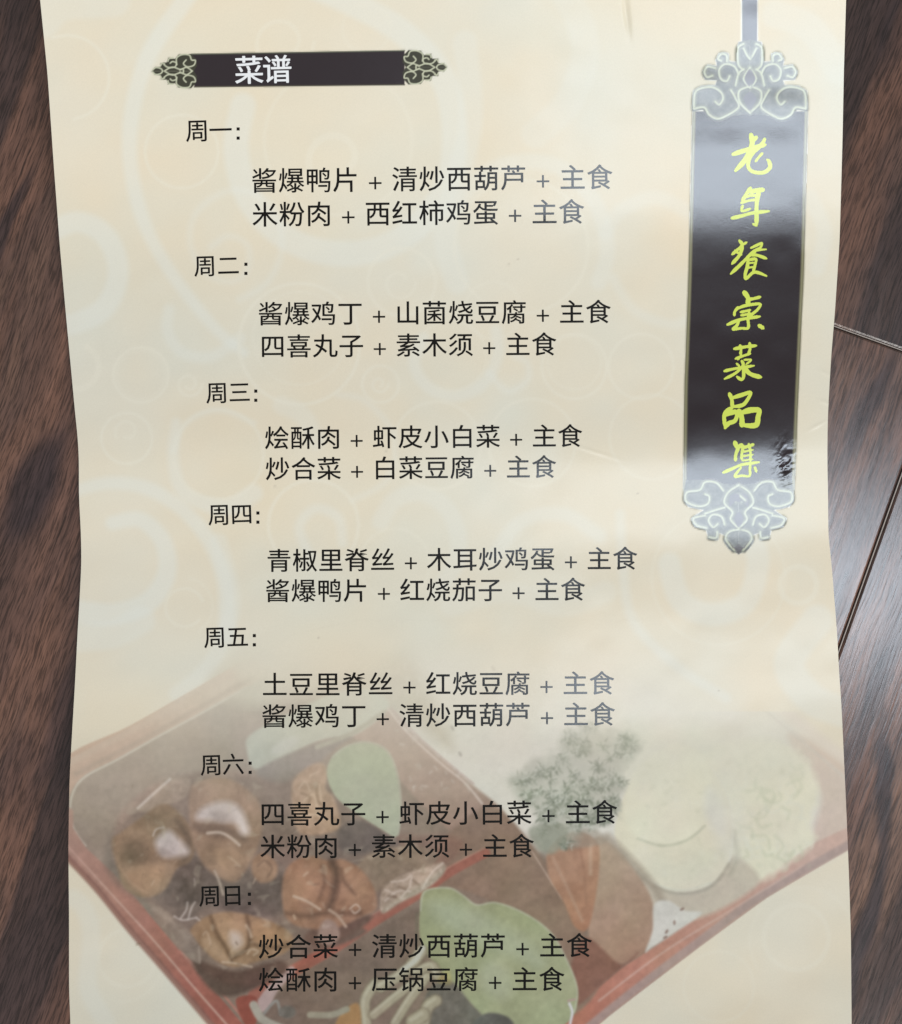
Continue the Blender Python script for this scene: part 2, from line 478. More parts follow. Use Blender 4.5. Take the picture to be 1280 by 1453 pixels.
# piece in the middle with the wet white patch
pf([(415, 610), (455, 575), (525, 568), (592, 600), (642, 660), (642, 760), (602, 850), (560, 900), (500, 880), (450, 830), (420, 740)], (158, 136, 112), 6, nz=.05, cell=17, seed=5)
pf([(440, 590), (530, 580), (600, 620), (620, 680), (540, 640), (450, 640)], (178, 152, 128), 14, alpha=.7)
pf([(430, 715), (500, 712), (560, 730), (600, 770), (520, 760), (440, 740)], (122, 106, 90), 9, alpha=.8)
pf([(500, 790), (570, 800), (600, 830), (560, 885), (510, 860)], (176, 150, 120), 12, alpha=.7)
pf([(438, 700), (450, 668), (500, 645), (548, 645), (582, 672), (606, 738), (582, 748), (556, 712), (500, 706)], (208, 203, 195), 11, alpha=.95)
pf([(480, 680), (530, 676), (560, 700), (520, 712)], (180, 172, 162), 8, alpha=.6)
lf([(472, 744), (512, 742), (545, 758), (574, 782)], 4.2, (212, 202, 182), soft=2)
lf([(540, 820), (560, 835), (576, 850)], 2.2, (196, 178, 148))
lf([(495, 865), (510, 900), (522, 940)], 3.6, (190, 180, 160))
pf([(618, 825), (655, 808), (695, 845), (685, 892), (640, 902), (615, 870)], (160, 134, 108), 5, nz=.05, seed=14)
lf([(632, 850), (655, 832), (678, 856), (664, 884)], 2.6, (118, 100, 82), soft=3)
# crepe like piece at the back
pf([(750, 570), (820, 520), (856, 540), (850, 600), (880, 640), (890, 730), (770, 745), (742, 650)], (178, 154, 126), 5, nz=.07, cell=9, seed=7)
for q in ([(765, 600), (785, 580), (800, 610)], [(780, 640), (810, 620), (822, 660)], [(800, 560), (826, 548)], [(770, 690), (812, 684), (850, 700)], [(830, 590), (836, 640)]):
    lf(q, 2.4, (206, 186, 156), soft=2, alpha=.8)
for q in ([(772, 615), (800, 630), (790, 660)], [(820, 600), (826, 640), (850, 670)]): lf(q, 3, (140, 118, 94), soft=3, alpha=.7)
# slab and cabbage shreds beside it
pf([(930, 880), (985, 815), (1090, 785), (1200, 800), (1190, 850), (1090, 880), (1020, 930), (960, 930)], (150, 136, 114), 6, nz=.04, cell=10, seed=15)
lf([(985, 822), (1060, 796), (1130, 790)], 3, (176, 162, 138), soft=3)
pf([(1028, 930), (1070, 890), (1120, 868), (1180, 850), (1224, 838), (1230, 870), (1170, 925), (1090, 965), (1030, 1000)], (180, 166, 144), 4, nz=.10, cell=5, seed=16)
for q in ([(1040, 960), (1080, 930), (1120, 930)], [(1060, 900), (1100, 895), (1124, 880), (1120, 910)], [(1160, 920), (1190, 870), (1224, 840)], [(1040, 925), (1070, 938)], [(1090, 950), (1120, 915)]):
    lf(q, 2.6, (216, 208, 190), soft=1.8)
for q in ([(1050, 945), (1075, 950)], [(1085, 915), (1105, 925)], [(1130, 895), (1150, 910)]): lf(q, 3, (132, 116, 96), soft=2.5)
# large piece with sprouts
pf([(712, 900), (738, 842), (798, 818), (862, 832), (905, 828), (962, 860), (1004, 920), (1012, 985), (962, 1012), (900, 1042), (850, 1052), (762, 1042), (718, 1000)], (160, 128, 100), 5, nz=.05, cell=14, seed=9)
pf([(735, 900), (760, 860), (810, 850), (830, 900), (810, 960), (750, 960)], (182, 146, 114), 14, alpha=.75)
pf([(905, 860), (950, 870), (985, 930), (970, 980), (920, 950)], (178, 146, 114), 14, alpha=.7)
lf([(872, 836), (884, 880), (876, 940), (862, 980)], 10, (104, 86, 70), soft=8, alpha=.85)
lf([(838, 850), (846, 900), (830, 950)], 4, (122, 98, 78), soft=5, alpha=.7)
lf([(900, 860), (910, 900), (944, 940)], 4, (120, 98, 78), soft=5, alpha=.7)
lf([(725, 1000), (780, 1010), (850, 1000), (960, 1000)], 7, (112, 90, 72), soft=7, alpha=.7)
lf([(748, 946), (790, 962), (832, 988)], 3.8, (212, 198, 172), soft=1.6)
lf([(862, 990), (890, 1010), (914, 1042)], 4.2, (200, 184, 158), soft=1.8)
lf([(928, 986), (946, 972), (960, 986), (944, 1000), (934, 992)], 2.4, (214, 204, 184), soft=1.5)
lf([(780, 880), (792, 870)], 3, (210, 190, 160)); lf([(748, 1008), (752, 1018)], 3.4, (200, 180, 150))
pf([(828, 1050), (850, 1020), (880, 1030), (895, 1070), (870, 1100), (830, 1090)], (162, 142, 126), 5); lf([(846, 1044), (862, 1040)], 5, (192, 176, 160), soft=4, alpha=.7)
# bottom piece
pf([(415, 1060), (465, 1012), (540, 996), (622, 1010), (700, 1038), (746, 1078), (724, 1124), (640, 1152), (560, 1172), (500, 1152), (450, 1105)], (158, 132, 100), 5, nz=.05, cell=13, seed=11)
pf([(500, 1030), (560, 1020), (600, 1050), (590, 1110), (545, 1120), (515, 1080)], (184, 156, 120), 11, alpha=.8)
pf([(620, 1030), (690, 1050), (720, 1085), (660, 1100), (620, 1080)], (180, 148, 108), 11, alpha=.75)
pf([(455, 1085), (490, 1080), (530, 1130), (540, 1160), (490, 1135)], (182, 158, 126), 8, alpha=.75)
lf([(482, 1012), (500, 1060), (530, 1110), (548, 1150)], 4.5, (108, 88, 66), soft=5, alpha=.85)
lf([(598, 1008), (606, 1060), (600, 1110), (560, 1140)], 4.5, (108, 88, 66), soft=5, alpha=.85)
lf([(620, 1100), (680, 1110), (730, 1104)], 4, (112, 92, 70), soft=5, alpha=.8)
pf([(545, 1060), (575, 1066), (584, 1096), (564, 1116), (544, 1096)], (208, 200, 186), 11, alpha=.8)
lf([(596, 1040), (606, 1056), (612, 1076)], 3.6, (206, 192, 162), soft=3)
lf([(600, 1130), (612, 1115), (634, 1122), (620, 1134)], 2.6, (206, 190, 160))
lf([(520, 1156), (560, 1160), (614, 1172)], 2.4, (208, 196, 170))
lf([(458, 1070), (470, 1060), (482, 1100)], 2.6, (194, 174, 146), soft=2.5)
# pale stem by the rim, curl of onion
pf([(272, 980), (308, 972), (370, 1018), (424, 1070), (452, 1132), (440, 1160), (395, 1120), (345, 1070)], (146, 134, 118), 4, c2=(160, 150, 134), gdir=(300, 1080, 340, 1000), nz=.03)
lf([(300, 985), (355, 1025), (408, 1080)], 5, (170, 160, 142), soft=6, alpha=.6)
for q in ([(366, 1010), (392, 1022), (436, 1014)], [(385, 1018), (404, 990), (408, 966)], [(410, 1020), (420, 985), (432, 965)], [(438, 1016), (446, 1022)]): lf(q, 2.8, (208, 202, 190), soft=1.8)
lf([(430, 890), (432, 910)], 1.8, (190, 182, 170)); lf([(444, 1108), (448, 1160)], 1.8, (176, 166, 150), soft=2); lf([(392, 1128), (404, 1140)], 2.6, (190, 150, 130))
rs = np.random.RandomState(4)
for _ in range(70):
    x, y = rs.uniform(170, 620), rs.uniform(1110, 1380)
    if y > 1410 - (x - 330) * .55 + 0 and x > 400: continue
    a = rs.uniform(0, 3.1); L = rs.uniform(2, 8)
    line([(x, y), (x + L * math.cos(a), y + L * math.sin(a))], rs.uniform(1, 2.6), (196, 180, 154) if rs.rand() < .5 else (128, 108, 88), soft=2.2, alpha=rs.uniform(.2, .6))
SA = [(160, 1192), (175, 1150), (232, 1108), (330, 1092), (400, 1110), (450, 1082), (480, 1120), (560, 1180), (640, 1186), (650, 1214), (545, 1290), (480, 1338), (400, 1385),
      (345, 1400), (290, 1380), (225, 1315), (205, 1275), (165, 1230)]
_q = catmull(SA); _sl = box_of(_q, 8); _X, _Y = XX[_sl], YY[_sl]
_m = np.clip(.5 - sd_poly(_X, _Y, _q) / 10, 0, 1)
_wx = _X + 14 * fbm(_X, _Y, 40, 61, 2); _wy = _Y + 14 * fbm(_X, _Y, 40, 65, 2)
_r = 1 - np.abs(fbm(_wx, _wy * 1.3, 24, 71, 3)) * 2.2          # wrinkles of the glazed skin
_b = fbm(_wx, _wy, 34, 81, 2)
_k = _m[..., None]
C[_sl] = C[_sl] * (1 - _k * np.clip(_r - .55, 0, 1)[..., None] * .10)
C[_sl] = C[_sl] * (1 - _k) + C[_sl] * np.array([1.045, .985, .985]) * _k
C[_sl] = C[_sl] * (1 + _k * .10 * _b[..., None])
_g = np.clip(fbm(_wx + 90, _wy, 13, 91, 2) - .38, 0, .3)[..., None] / .3 * _k * .45
C[_sl] = C[_sl] * (1 - _g * .55) + col((206, 192, 166)) * _g * .55
# green squash slice, left
poly([(464, 1100), (470, 1076), (490, 1060), (520, 1054), (548, 1066), (562, 1095), (568, 1140), (564, 1186), (540, 1176), (500, 1150), (476, 1130)], (174, 180, 148), soft=3, c2=(182, 186, 158), gdir=(480, 1060, 560, 1180), nz=.012, cell=26)
line([(472, 1074), (492, 1059), (520, 1053), (548, 1064), (563, 1095), (569, 1140), (565, 1184)], 3, (190, 190, 166), soft=2.5, alpha=.7)
# rice specks
for _ in range(420):
    x, y = rs.uniform(560, 900), rs.uniform(885, 1120)
    a = rs.uniform(0, 3.1); L = rs.uniform(3, 7)
    line([(x, y), (x + L * math.cos(a), y + L * math.sin(a))], rs.uniform(1.5, 3), (234, 230, 220) if rs.rand() < .6 else (206, 202, 188), soft=2.5, alpha=.28)
for (x, y) in ((642, 1033), (653, 1070), (700, 948)): ell(x, y, 2, 4, (150, 144, 136), rot=-30, soft=2.5, alpha=.7)

# ---- food, right compartment
poly([(1000, 1075), (1060, 1050), (1120, 1060), (1152, 1090), (1162, 1130), (1150, 1165), (1156, 1192), (1120, 1226), (1076, 1250), (1040, 1252), (1010, 1200)], (230, 225, 198), soft=12, nz=.02, cell=18, wob=3, seed=6)
for _ in range(60):
    x, y = rs.uniform(1030, 1145), rs.uniform(1070, 1225)
    a = rs.uniform(0, 3.1); L = rs.uniform(6, 22)
    line([(x, y), (x + L * math.cos(a), y + L * math.sin(a)), (x + L * 1.5 * math.cos(a + .6), y + L * 1.5 * math.sin(a + .6))], rs.uniform(2, 5), (224, 224, 204) if rs.rand() < .55 else (196, 200, 168), soft=4, alpha=.35)
poly([(1035, 1215), (1060, 1225), (1075, 1255), (1000, 1300), (930, 1300), (880, 1220), (905, 1235), (960, 1268), (1010, 1256)], (204, 193, 172), soft=8)
poly([(872, 1180), (890, 1120), (925, 1080), (970, 1062), (1008, 1078), (1030, 1120), (1040, 1175), (1034, 1225), (1008, 1255), (965, 1266), (922, 1250), (888, 1215)], (230, 222, 194), soft=4, c2=(226, 219, 194), gdir=(900, 1100, 1000, 1250), nz=.008, cell=30)
poly([(885, 1150), (905, 1090), (960, 1055), (1005, 1085), (1006, 1150), (985, 1186), (945, 1200), (905, 1190)], (232, 227, 200), soft=8, nz=.01, cell=20)
line([(905, 1190), (940, 1200), (975, 1192), (1000, 1172)], 3, (186, 186, 160), soft=4, alpha=.7)
line([(884, 1212), (920, 1252), (965, 1268), (1010, 1257), (1037, 1222)], 4, (170, 162, 142), soft=5, alpha=.8)
line([(884, 1209), (920, 1248), (965, 1263), (1008, 1253)], 2.5, (218, 216, 196), soft=2, alpha=.8)
line([(1040, 1180), (1046, 1215), (1036, 1240)], 7, (176, 170, 148), soft=7, alpha=.6)
line([(1006, 1084), (1030, 1120), (1040, 1175), (1035, 1222)], 2.4, (228, 224, 206), soft=2.5, alpha=.7)
ell(1015, 1150, 14, 34, (214, 214, 208), rot=-15, soft=14, alpha=.5)
poly([(860, 1060), (960, 1020), (1080, 1030), (1140, 1080), (1080, 1110), (1020, 1100), (960, 1092), (900, 1120)], (222, 220, 200), soft=44, alpha=.75)
poly([(1030, 1090), (1060, 1150), (1050, 1220), (1020, 1200), (1010, 1130)], (222, 221, 204), soft=22, alpha=.5)
poly([(905, 1205), (960, 1225), (1015, 1210), (1000, 1245), (960, 1255), (920, 1238)], (224, 220, 196), soft=16, alpha=.55)
for _ in range(90):
    x, y = rs.uniform(900, 1150), rs.uniform(1070, 1250)
    ell(x, y, rs.uniform(2, 6), rs.uniform(1.5, 4), (230, 228, 210) if rs.rand() < .6 else (196, 196, 166), rot=rs.uniform(0, 180), soft=5, alpha=.22)
# carrots and potato strips
poly([(842, 1192), (872, 1200), (905, 1240), (926, 1280), (930, 1330), (905, 1358), (870, 1368), (838, 1345), (836, 1280)], (186, 164, 140), soft=5, c2=(176, 140, 116), gdir=(850, 1200, 890, 1360), nz=.02, cell=22)
line([(862, 1188), (900, 1226), (930, 1262), (940, 1280)], 12, (166, 152, 132), soft=9, alpha=.7)
poly([(776, 1212), (792, 1190), (822, 1180), (848, 1196), (850, 1236), (842, 1290), (832, 1320), (815, 1314), (800, 1280), (780, 1245)], (186, 146, 118), soft=4, c2=(178, 128, 98), gdir=(800, 1190, 830, 1310), nz=.03, cell=14)
line([(820, 1192), (828, 1230), (832, 1280)], 4, (166, 124, 98), soft=4, alpha=.7); line([(838, 1200), (838, 1240)], 5, (198, 164, 136), soft=4, alpha=.8)
line([(784, 1216), (806, 1262), (826, 1306)], 4, (196, 160, 134), soft=4, alpha=.6)
poly([(928, 1284), (948, 1278), (972, 1292), (996, 1296), (960, 1322), (925, 1345), (916, 1350), (926, 1320)], (216, 212, 200), soft=4, nz=.04, cell=8, seed=12)
for (x, y) in ((957, 1309), (946, 1322), (944, 1330), (968, 1290)): ell(x, y, 1.6, 3.4, (140, 110, 96), rot=30 * (x % 3), soft=2, alpha=.8)
poly([(830, 1330), (880, 1368), (905, 1352), (860, 1392), (815, 1428), (806, 1390)], (146, 104, 86), soft=5)
poly([(790, 1190), (835, 1175), (862, 1190), (845, 1200), (800, 1204)], (160, 148, 130), soft=5, alpha=.6)
# parsley
PARS = [(722, 1108), (742, 1092), (762, 1076), (790, 1066), (800, 1040), (830, 1028), (862, 1032), (902, 1046), (908, 1070), (886, 1092), (880, 1124), (872, 1160), (838, 1172), (812, 1196), (780, 1206), (758, 1190), (764, 1160), (738, 1138)]
poly(PARS, (172, 174, 158), soft=14, alpha=.6, wob=6, seed=8)
pq = catmull(PARS)
clumps = []
for i in range(150):
    x, y = rs.uniform(718, 908), rs.uniform(1028, 1206)
    if sd_poly(np.array([[x]]), np.array([[y]]), pq)[0, 0] < -2: clumps.append((x, y, rs.uniform(6, 13)))
for cx_, cy_, cr in clumps:
    up = max(0, min(1, (cy_ - 1020) / 140.0)); f_ = (.45 + .5 * up) if cx_ > 790 else .9
    ell(cx_ + 2, cy_ + 3, cr, cr * .8, (122, 128, 112), soft=7, alpha=.22 * f_)
    for q in range(20):
        a = rs.uniform(0, 6.28); r_ = cr * rs.uniform(.1, 1.0); L = rs.uniform(3, 6.5)
        x, y = cx_ + r_ * math.cos(a), cy_ + r_ * .85 * math.sin(a)
        k = rs.rand()
        g_ = (126, 134, 114) if k < .45 else ((202, 204, 190) if k < .86 else (98, 106, 90))
        a2 = a + rs.uniform(-.8, .8)
        line([(x, y), (x + L * math.cos(a2), y + L * math.sin(a2))], rs.uniform(1.6, 3.4), g_, soft=1.6, alpha=f_ * rs.uniform(.45, .9), w1=.8)
poly([(752, 1175), (800, 1170), (804, 1192), (782, 1212), (760, 1200)], (150, 154, 134), soft=6, alpha=.7)

# ---- food, lower compartment
poly([(596, 1288), (602, 1264), (636, 1260), (656, 1270), (676, 1284), (704, 1281), (744, 1296), (780, 1322), (802, 1358), (819, 1400), (816, 1436), (795, 1458), (750, 1475), (704, 1460), (668, 1424), (620, 1372), (597, 1334)],
     (160, 164, 122), soft=2.5, c2=(170, 174, 134), gdir=(620, 1300, 760, 1440), nz=.02, cell=34)
poly([(610, 1285), (640, 1278), (690, 1300), (740, 1330), (770, 1370), (700, 1350), (640, 1320)], (178, 184, 152), soft=22, alpha=.7)
ell(705, 1390, 22, 30, (184, 188, 160), rot=-30, soft=18, alpha=.5)
line([(597, 1292), (603, 1265), (636, 1260), (656, 1270), (676, 1284), (704, 1281), (744, 1296), (780, 1322), (802, 1358), (819, 1402), (815, 1436)], 2.6, (186, 188, 158), soft=2, alpha=.8)
line([(592, 1296), (592, 1330), (606, 1358)], 3, (120, 116, 92), soft=3, alpha=.6)
poly([(612, 1400), (640, 1392), (668, 1424), (690, 1452), (660, 1480), (600, 1470), (600, 1430)], (120, 114, 102), soft=5, nz=.05, cell=10, seed=22)
poly([(676, 1446), (706, 1438), (730, 1455), (720, 1500), (640, 1500)], (104, 102, 94), soft=4, nz=.04, seed=23)
for pts, w in (([(520, 1456), (518, 1420), (532, 1396)], 14), ([(540, 1400), (575, 1378), (598, 1350)], 15), ([(530, 1440), (560, 1415), (585, 1396)], 12), ([(560, 1452), (580, 1420), (606, 1385)], 12),
               ([(590, 1380), (612, 1370), (620, 1384)], 12), ([(600, 1456), (606, 1430), (618, 1420)], 16), ([(585, 1450), (600, 1440)], 18)):
    line(pts, w + 4, (126, 112, 92), soft=4, alpha=.7)
    line(pts, w, (178, 168, 140), soft=4, alpha=.95)
    line([(p[0] - 2, p[1] - 2) for p in pts], w * .3, (194, 186, 160), soft=3, alpha=.8)
line([(600, 1345), (590, 1362), (572, 1376)], 7, (196, 194, 178), soft=3)
poly([(486, 1436), (508, 1424), (512, 1460), (500, 1500), (470, 1500), (474, 1460)], (178, 134, 88), soft=4)
line([(440, 1440), (470, 1440), (492, 1432)], 9, (166, 158, 136), soft=3)
line([(360, 1426), (372, 1446), (400, 1460)], 12, (176, 170, 152), soft=3); line([(375, 1438), (392, 1420), (398, 1440)], 4, (150, 146, 136), soft=2)
ell(408, 1436, 12, 9, (122, 116, 104), soft=4, nz=.06, cell=5)
poly([(620, 1300 + 92), (636, 1376), (640, 1396)], (196, 176, 90), soft=6, alpha=.4)
line([(808, 1424), (812, 1436), (809, 1453)], 3.4, (222, 216, 220), soft=2); line([(806, 1420), (816, 1418)], 2, (190, 150, 150), soft=2)
# grain and softening over the whole picture, strongest where it is darkest
tr = np.clip(.5 - sd_poly(XX[1000:, :], YY[1000:, :], np.array(TRAY)) / 3, 0, 1)[..., None]
_dk = np.clip(1.25 * (.97 - C[1000:].mean(-1)), .12, .75)      # light foods are smoother than the sauce
C[1000:] *= 1 + tr * 1.9 * _dk[..., None] * (.050 * fbm(XX[1000:], YY[1000:], 6, 77, 2) + .045 * fbm(XX[1000:] * .8 + YY[1000:] * .5, YY[1000:], 19, 87, 3))[..., None]
C[1000:] += tr * .010 * np.stack([fbm(XX[1000:], YY[1000:], 45, 97 + k, 2) for k in range(3)], -1)
def blur(a, r):
    k = np.exp(-np.arange(-3, 4) ** 2 / (2 * r * r)); k /= k.sum()
    for ax in (0, 1):
        a = sum(np.roll(a, i - 3, axis=ax) * k[i] for i in range(7))
    return a


sub = C[990:].copy()
g = sub.mean(-1, keepdims=True)
sub = g + (sub - g) * .86
tr2 = np.clip(.5 - sd_poly(XX[990:, :], YY[990:, :], np.array(TRAY)) / 3, 0, 1)[..., None]
C[990:] = C[990:] * (1 - tr2) + blur(sub, .9) * tr2
# the picture fades out into the paper at its top
fade = np.clip((YY - 868) / 320.0, 0, 1)[..., None]
fade = fade ** .9
_sd = sd_poly(XX[1000:1160], YY[1000:1160], np.array(TRAY))
fade = np.repeat(fade[:, :1], CW, axis=1)
_w = np.clip((XX[1000:1160] - 330) / 120, 0, 1)            # the far rim melts into the paper
fade[1000:1160] *= (1 - _w * (1 - np.clip(-_sd / 90, 0, 1)))[..., None]
C[:] = BACK * (1 - fade) + C * fade
# the lower part of the picture is seen in weaker light; its inks are a bit brighter than they look
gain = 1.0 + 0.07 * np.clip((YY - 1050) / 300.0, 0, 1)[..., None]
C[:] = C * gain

# ---- title banner (print)
OLV = (92, 92, 72)
INK = (46, 38, 42)
SIL = (196, 198, 172)
TP = [(272, 76.5), (574, 71.5), (574, 120.5), (276, 123.5)]
poly(TP, INK, soft=1.2, smooth=False)
line([(272, 77), (574, 72)], 1.6, (96, 100, 84), soft=1.2); line([(276, 123.2), (574, 120.2)], 1.6, (84, 80, 66), soft=1.2)
MT = np.zeros((CH, CW)) + 0.0
KS = 5.333


def small_ornament(flip):
    def T(p, m):
        x = 200 + p[0] / KS; y = (p[1] - 270) / KS * (-1 if m else 1)
        if flip: x = 634 - (x - 216) * .985; y = 95.5 + y
        else: y = 100.8 + y
        return (x, y)
    sil = [(85, 270), (105, 240), (150, 238), (150, 205), (195, 205), (208, 168), (258, 178), (285, 145), (380, 140), (418, 180), (425, 230), (400, 270)]
    for m in (0, 1):
        poly([T(p, m) for p in sil], (62, 62, 50), soft=1.2, smooth=False)
    for m in (0, 1):
        for s in ([(90, 262), (112, 244), (148, 250), (165, 268)], [(175, 222), (205, 242), (255, 240), (268, 210), (240, 198), (222, 210)],
                  [(272, 222), (270, 172), (312, 146), (366, 150), (384, 186), (412, 190), (400, 226), (352, 238), (322, 214), (342, 186)],
                  [(180, 268), (238, 240), (300, 258), (345, 242), (388, 270)], [(205, 196), (214, 176), (244, 172)], [(150, 228), (160, 212), (178, 216)],
                  [(296, 262), (318, 252), (322, 268)]):
            line([T(p, m) for p in s], 2.0, SIL, soft=1.1, n=5)


small_ornament(False); small_ornament(True)
title_sil = [np.array([(216, 100.8), (219, 94), (228, 93), (236, 84), (246, 82), (256, 76.5), (574, 70.5), (592, 71), (606, 75), (618, 81), (626, 90), (634, 95.5),
                       (626, 102), (618, 110), (606, 116), (592, 121), (574, 121.5), (274, 124.5), (256, 125.5), (246, 119), (236, 118), (228, 109), (219, 107)])]

# ---- long hanging banner (print)
VB = [(983, 158), (980, 280), (977, 400), (973.5, 500), (971.5, 560), (970, 690), (972, 712), (1125, 712), (1127, 690), (1130, 600), (1132.5, 560), (1136, 480), (1140.5, 380), (1143, 280), (1146, 158)]
poly([(1052, -150), (1075, -150), (1074.5, 64), (1053, 64)], (62, 58, 66), soft=1.4, smooth=False)
line([(1053, -150), (1053.5, 62)], 1.5, (120, 122, 112), soft=1.5); line([(1074, -150), (1073.5, 62)], 1.5, (84, 80, 80), soft=1.5)
poly(VB, (36, 26, 30), soft=1.2, smooth=False)
for e in ([(985, 158), (982, 280), (979, 400), (975.5, 500), (973.5, 560), (972, 700)], [(1144, 158), (1141, 280), (1138.5, 380), (1134, 480), (1130.5, 560), (1125, 700)]):
    line(e, 5.2, (108, 104, 78), soft=1.6); line(e, 1.8, (150, 146, 112), soft=1.6, alpha=.8)


def big_orn(sil, strokes, cx, off, k, darks=()):
    def T(p, m):
        dx = (p[0] - cx) / k
        return (off[0] + cx / k + (-dx if m else dx), off[1] + p[1] / k)
    for m in (0, 1):
        poly([T(p, m) for p in sil], (82, 82, 72), soft=1.4, smooth=False, nz=.12, cell=6, seed=33 + m)
    for m in (0, 1):
        for s in strokes:
            line([T(p, m) for p in s], 7.6, (122, 124, 104), soft=3, n=5, alpha=.75)
        for s in strokes:
            line([T((p[0] + 9, p[1] + 12), m) for p in s], 2.6, (58, 58, 50), soft=2.2, n=5, alpha=.8)
        for s in strokes:
            line([T(p, m) for p in s], 2.8, (176, 180, 150), soft=1.8, n=5)
        for s in darks:
            poly([T(p, m) for p in s], (84, 78, 84), soft=2)


top_sil = [(635, 340), (735, 365), (750, 540), (820, 530), (822, 465), (860, 452), (905, 465), (928, 520), (920, 572), (1000, 560), (1045, 620), (1020, 690), (920, 695), (935, 738), (1050, 742), (1125, 785), (1135, 940), (1115, 960), (1020, 945), (960, 1020), (900, 1040), (800, 1005), (635, 985)]
big_orn(top_sil,
        [[(1120, 940), (1112, 810), (1060, 765), (960, 755), (890, 795), (868, 850), (900, 905), (935, 880)],
         [(1112, 940), (1030, 930), (990, 990), (920, 1026), (850, 1008), (735, 930), (760, 850), (800, 780)],
         [(735, 640), (770, 575), (850, 555), (902, 605), (888, 680), (838, 702), (812, 660)],
         [(935, 590), (1000, 578), (1030, 622), (1005, 668), (960, 655)],
         [(835, 530), (838, 480), (880, 468), (912, 508), (885, 525)],
         [(690, 380), (735, 410), (742, 480), (735, 560), (700, 600)],
         [(690, 420), (660, 480), (635, 510)],
         [(635, 585), (690, 680), (635, 760)], [(635, 745), (730, 790), (720, 890), (635, 975)], [(690, 600), (735, 640), (760, 740)]], 635, (960, 0), 6.095,
        [[(635, 600), (680, 680), (635, 745)], [(635, 800), (690, 850), (635, 950)]])
bot_sil = [(572, 510), (690, 500), (800, 470), (1010, 470), (1022, 560), (1022, 640), (990, 690), (860, 720), (965, 790), (935, 855), (840, 880), (822, 955), (745, 968), (742, 905), (680, 930), (694, 975), (655, 1040), (572, 1085)]
big_orn(bot_sil,
        [[(700, 560), (760, 495), (850, 490), (895, 555), (1000, 575), (1005, 650), (905, 690), (830, 670), (815, 610), (850, 590)],
         [(690, 840), (715, 775), (785, 758), (822, 805), (785, 862), (745, 835)],
         [(850, 765), (945, 790), (920, 845), (840, 868)],
         [(572, 515), (660, 575), (692, 660), (625, 735), (640, 800), (572, 870)], [(690, 700), (760, 720), (850, 750)],
         [(572, 880), (650, 900), (680, 960), (610, 1050)], [(750, 900), (760, 950), (812, 945)], [(520, 640), (572, 600), (600, 650)]], 572, (950, 600), 5.818,
        [[(572, 590), (640, 600), (650, 690), (600, 650), (572, 650)], [(572, 740), (610, 790), (572, 860)]])
poly([(1034, 768), (1048, 786), (1062, 768), (1056, 778), (1048, 772), (1040, 778)], (56, 40, 34), soft=1.5, smooth=False)


def sample(px, py):
    fx = np.clip(px - OX, 0, CW - 1.001); fy = np.clip(py - OY, 0, CH - 1.001)
    x0 = fx.astype(int); y0 = fy.astype(int); u = (fx - x0)[..., None]; v = (fy - y0)[..., None]
    a = C[y0, x0] * (1 - u) + C[y0, x0 + 1] * u
    b = C[y0 + 1, x0] * (1 - u) + C[y0 + 1, x0 + 1] * u
    return s2l(np.clip(a * (1 - v) + b * v, 0, 1))


# ------------------------------------------------------------------ materials
def coat_setup(nt, b, rough=.17):
    b.inputs["Roughness"].default_value = rough
    b.inputs["IOR"].default_value = 1.5
    tc = nd(nt, "ShaderNodeTexCoord")
    n = nd(nt, "ShaderNodeTexNoise"); n.inputs["Scale"].default_value = 2600; n.inputs["Detail"].default_value = 2
    nt.links.new(tc.outputs["Object"], n.inputs["Vector"])
    n2_ = nd(nt, "ShaderNodeTexNoise"); n2_.inputs["Scale"].default_value = 420; n2_.inputs["Detail"].default_value = 3
    nt.links.new(tc.outputs["Object"], n2_.inputs["Vector"])
    bu = nd(nt, "ShaderNodeBump"); bu.inputs["Strength"].default_value = .06; bu.inputs["Distance"].default_value = 0.0001
    bu2 = nd(nt, "ShaderNodeBump"); bu2.inputs["Strength"].default_value = .05; bu2.inputs["Distance"].default_value = 0.0002
    nt.links.new(n.outputs["Fac"], bu.inputs["Height"]); nt.links.new(n2_.outputs["Fac"], bu2.inputs["Height"])
    nt.links.new(bu2.outputs["Normal"], bu.inputs["Normal"])
    nt.links.new(bu.outputs["Normal"], b.inputs["Normal"])
    return tc, n


def print_material(name, spec):
    m, nt, b = nodes(name)
    b.inputs["Specular IOR Level"].default_value = spec
    tc, n = coat_setup(nt, b)
    at = nd(nt, "ShaderNodeVertexColor"); at.layer_name = "print"
    # faint paper mottling in the colour
    hs = nd(nt, "ShaderNodeHueSaturation")
    mr = nd(nt, "ShaderNodeMapRange"); mr.inputs["To Min"].default_value = .955; mr.inputs["To Max"].default_value = 1.045
    nt.links.new(n.outputs["Fac"], mr.inputs["Value"])
    nt.links.new(mr.outputs["Result"], hs.inputs["Value"])
    nt.links.new(at.outputs["Color"], hs.inputs["Color"])
    nt.links.new(hs.outputs["Color"], b.inputs["Base Color"])
    return m


def ink_material(name, rgb):
    m, nt, b = nodes(name)
    coat_setup(nt, b)
    b.inputs["Specular IOR Level"].default_value = .42
    b.inputs["Base Color"].default_value = (*s2l(np.array(rgb) / 255.0), 1)
    return m


M_print = print_material("paper_print", .13)
M_banner = print_material("glossy_banner_print", .72)
M_ink = ink_material("black_ink", (14, 11, 8))
M_white = ink_material("white_ink", (236, 238, 240))
M_yellow = ink_material("yellow_ink", (212, 226, 96))


PXM = D / FPX
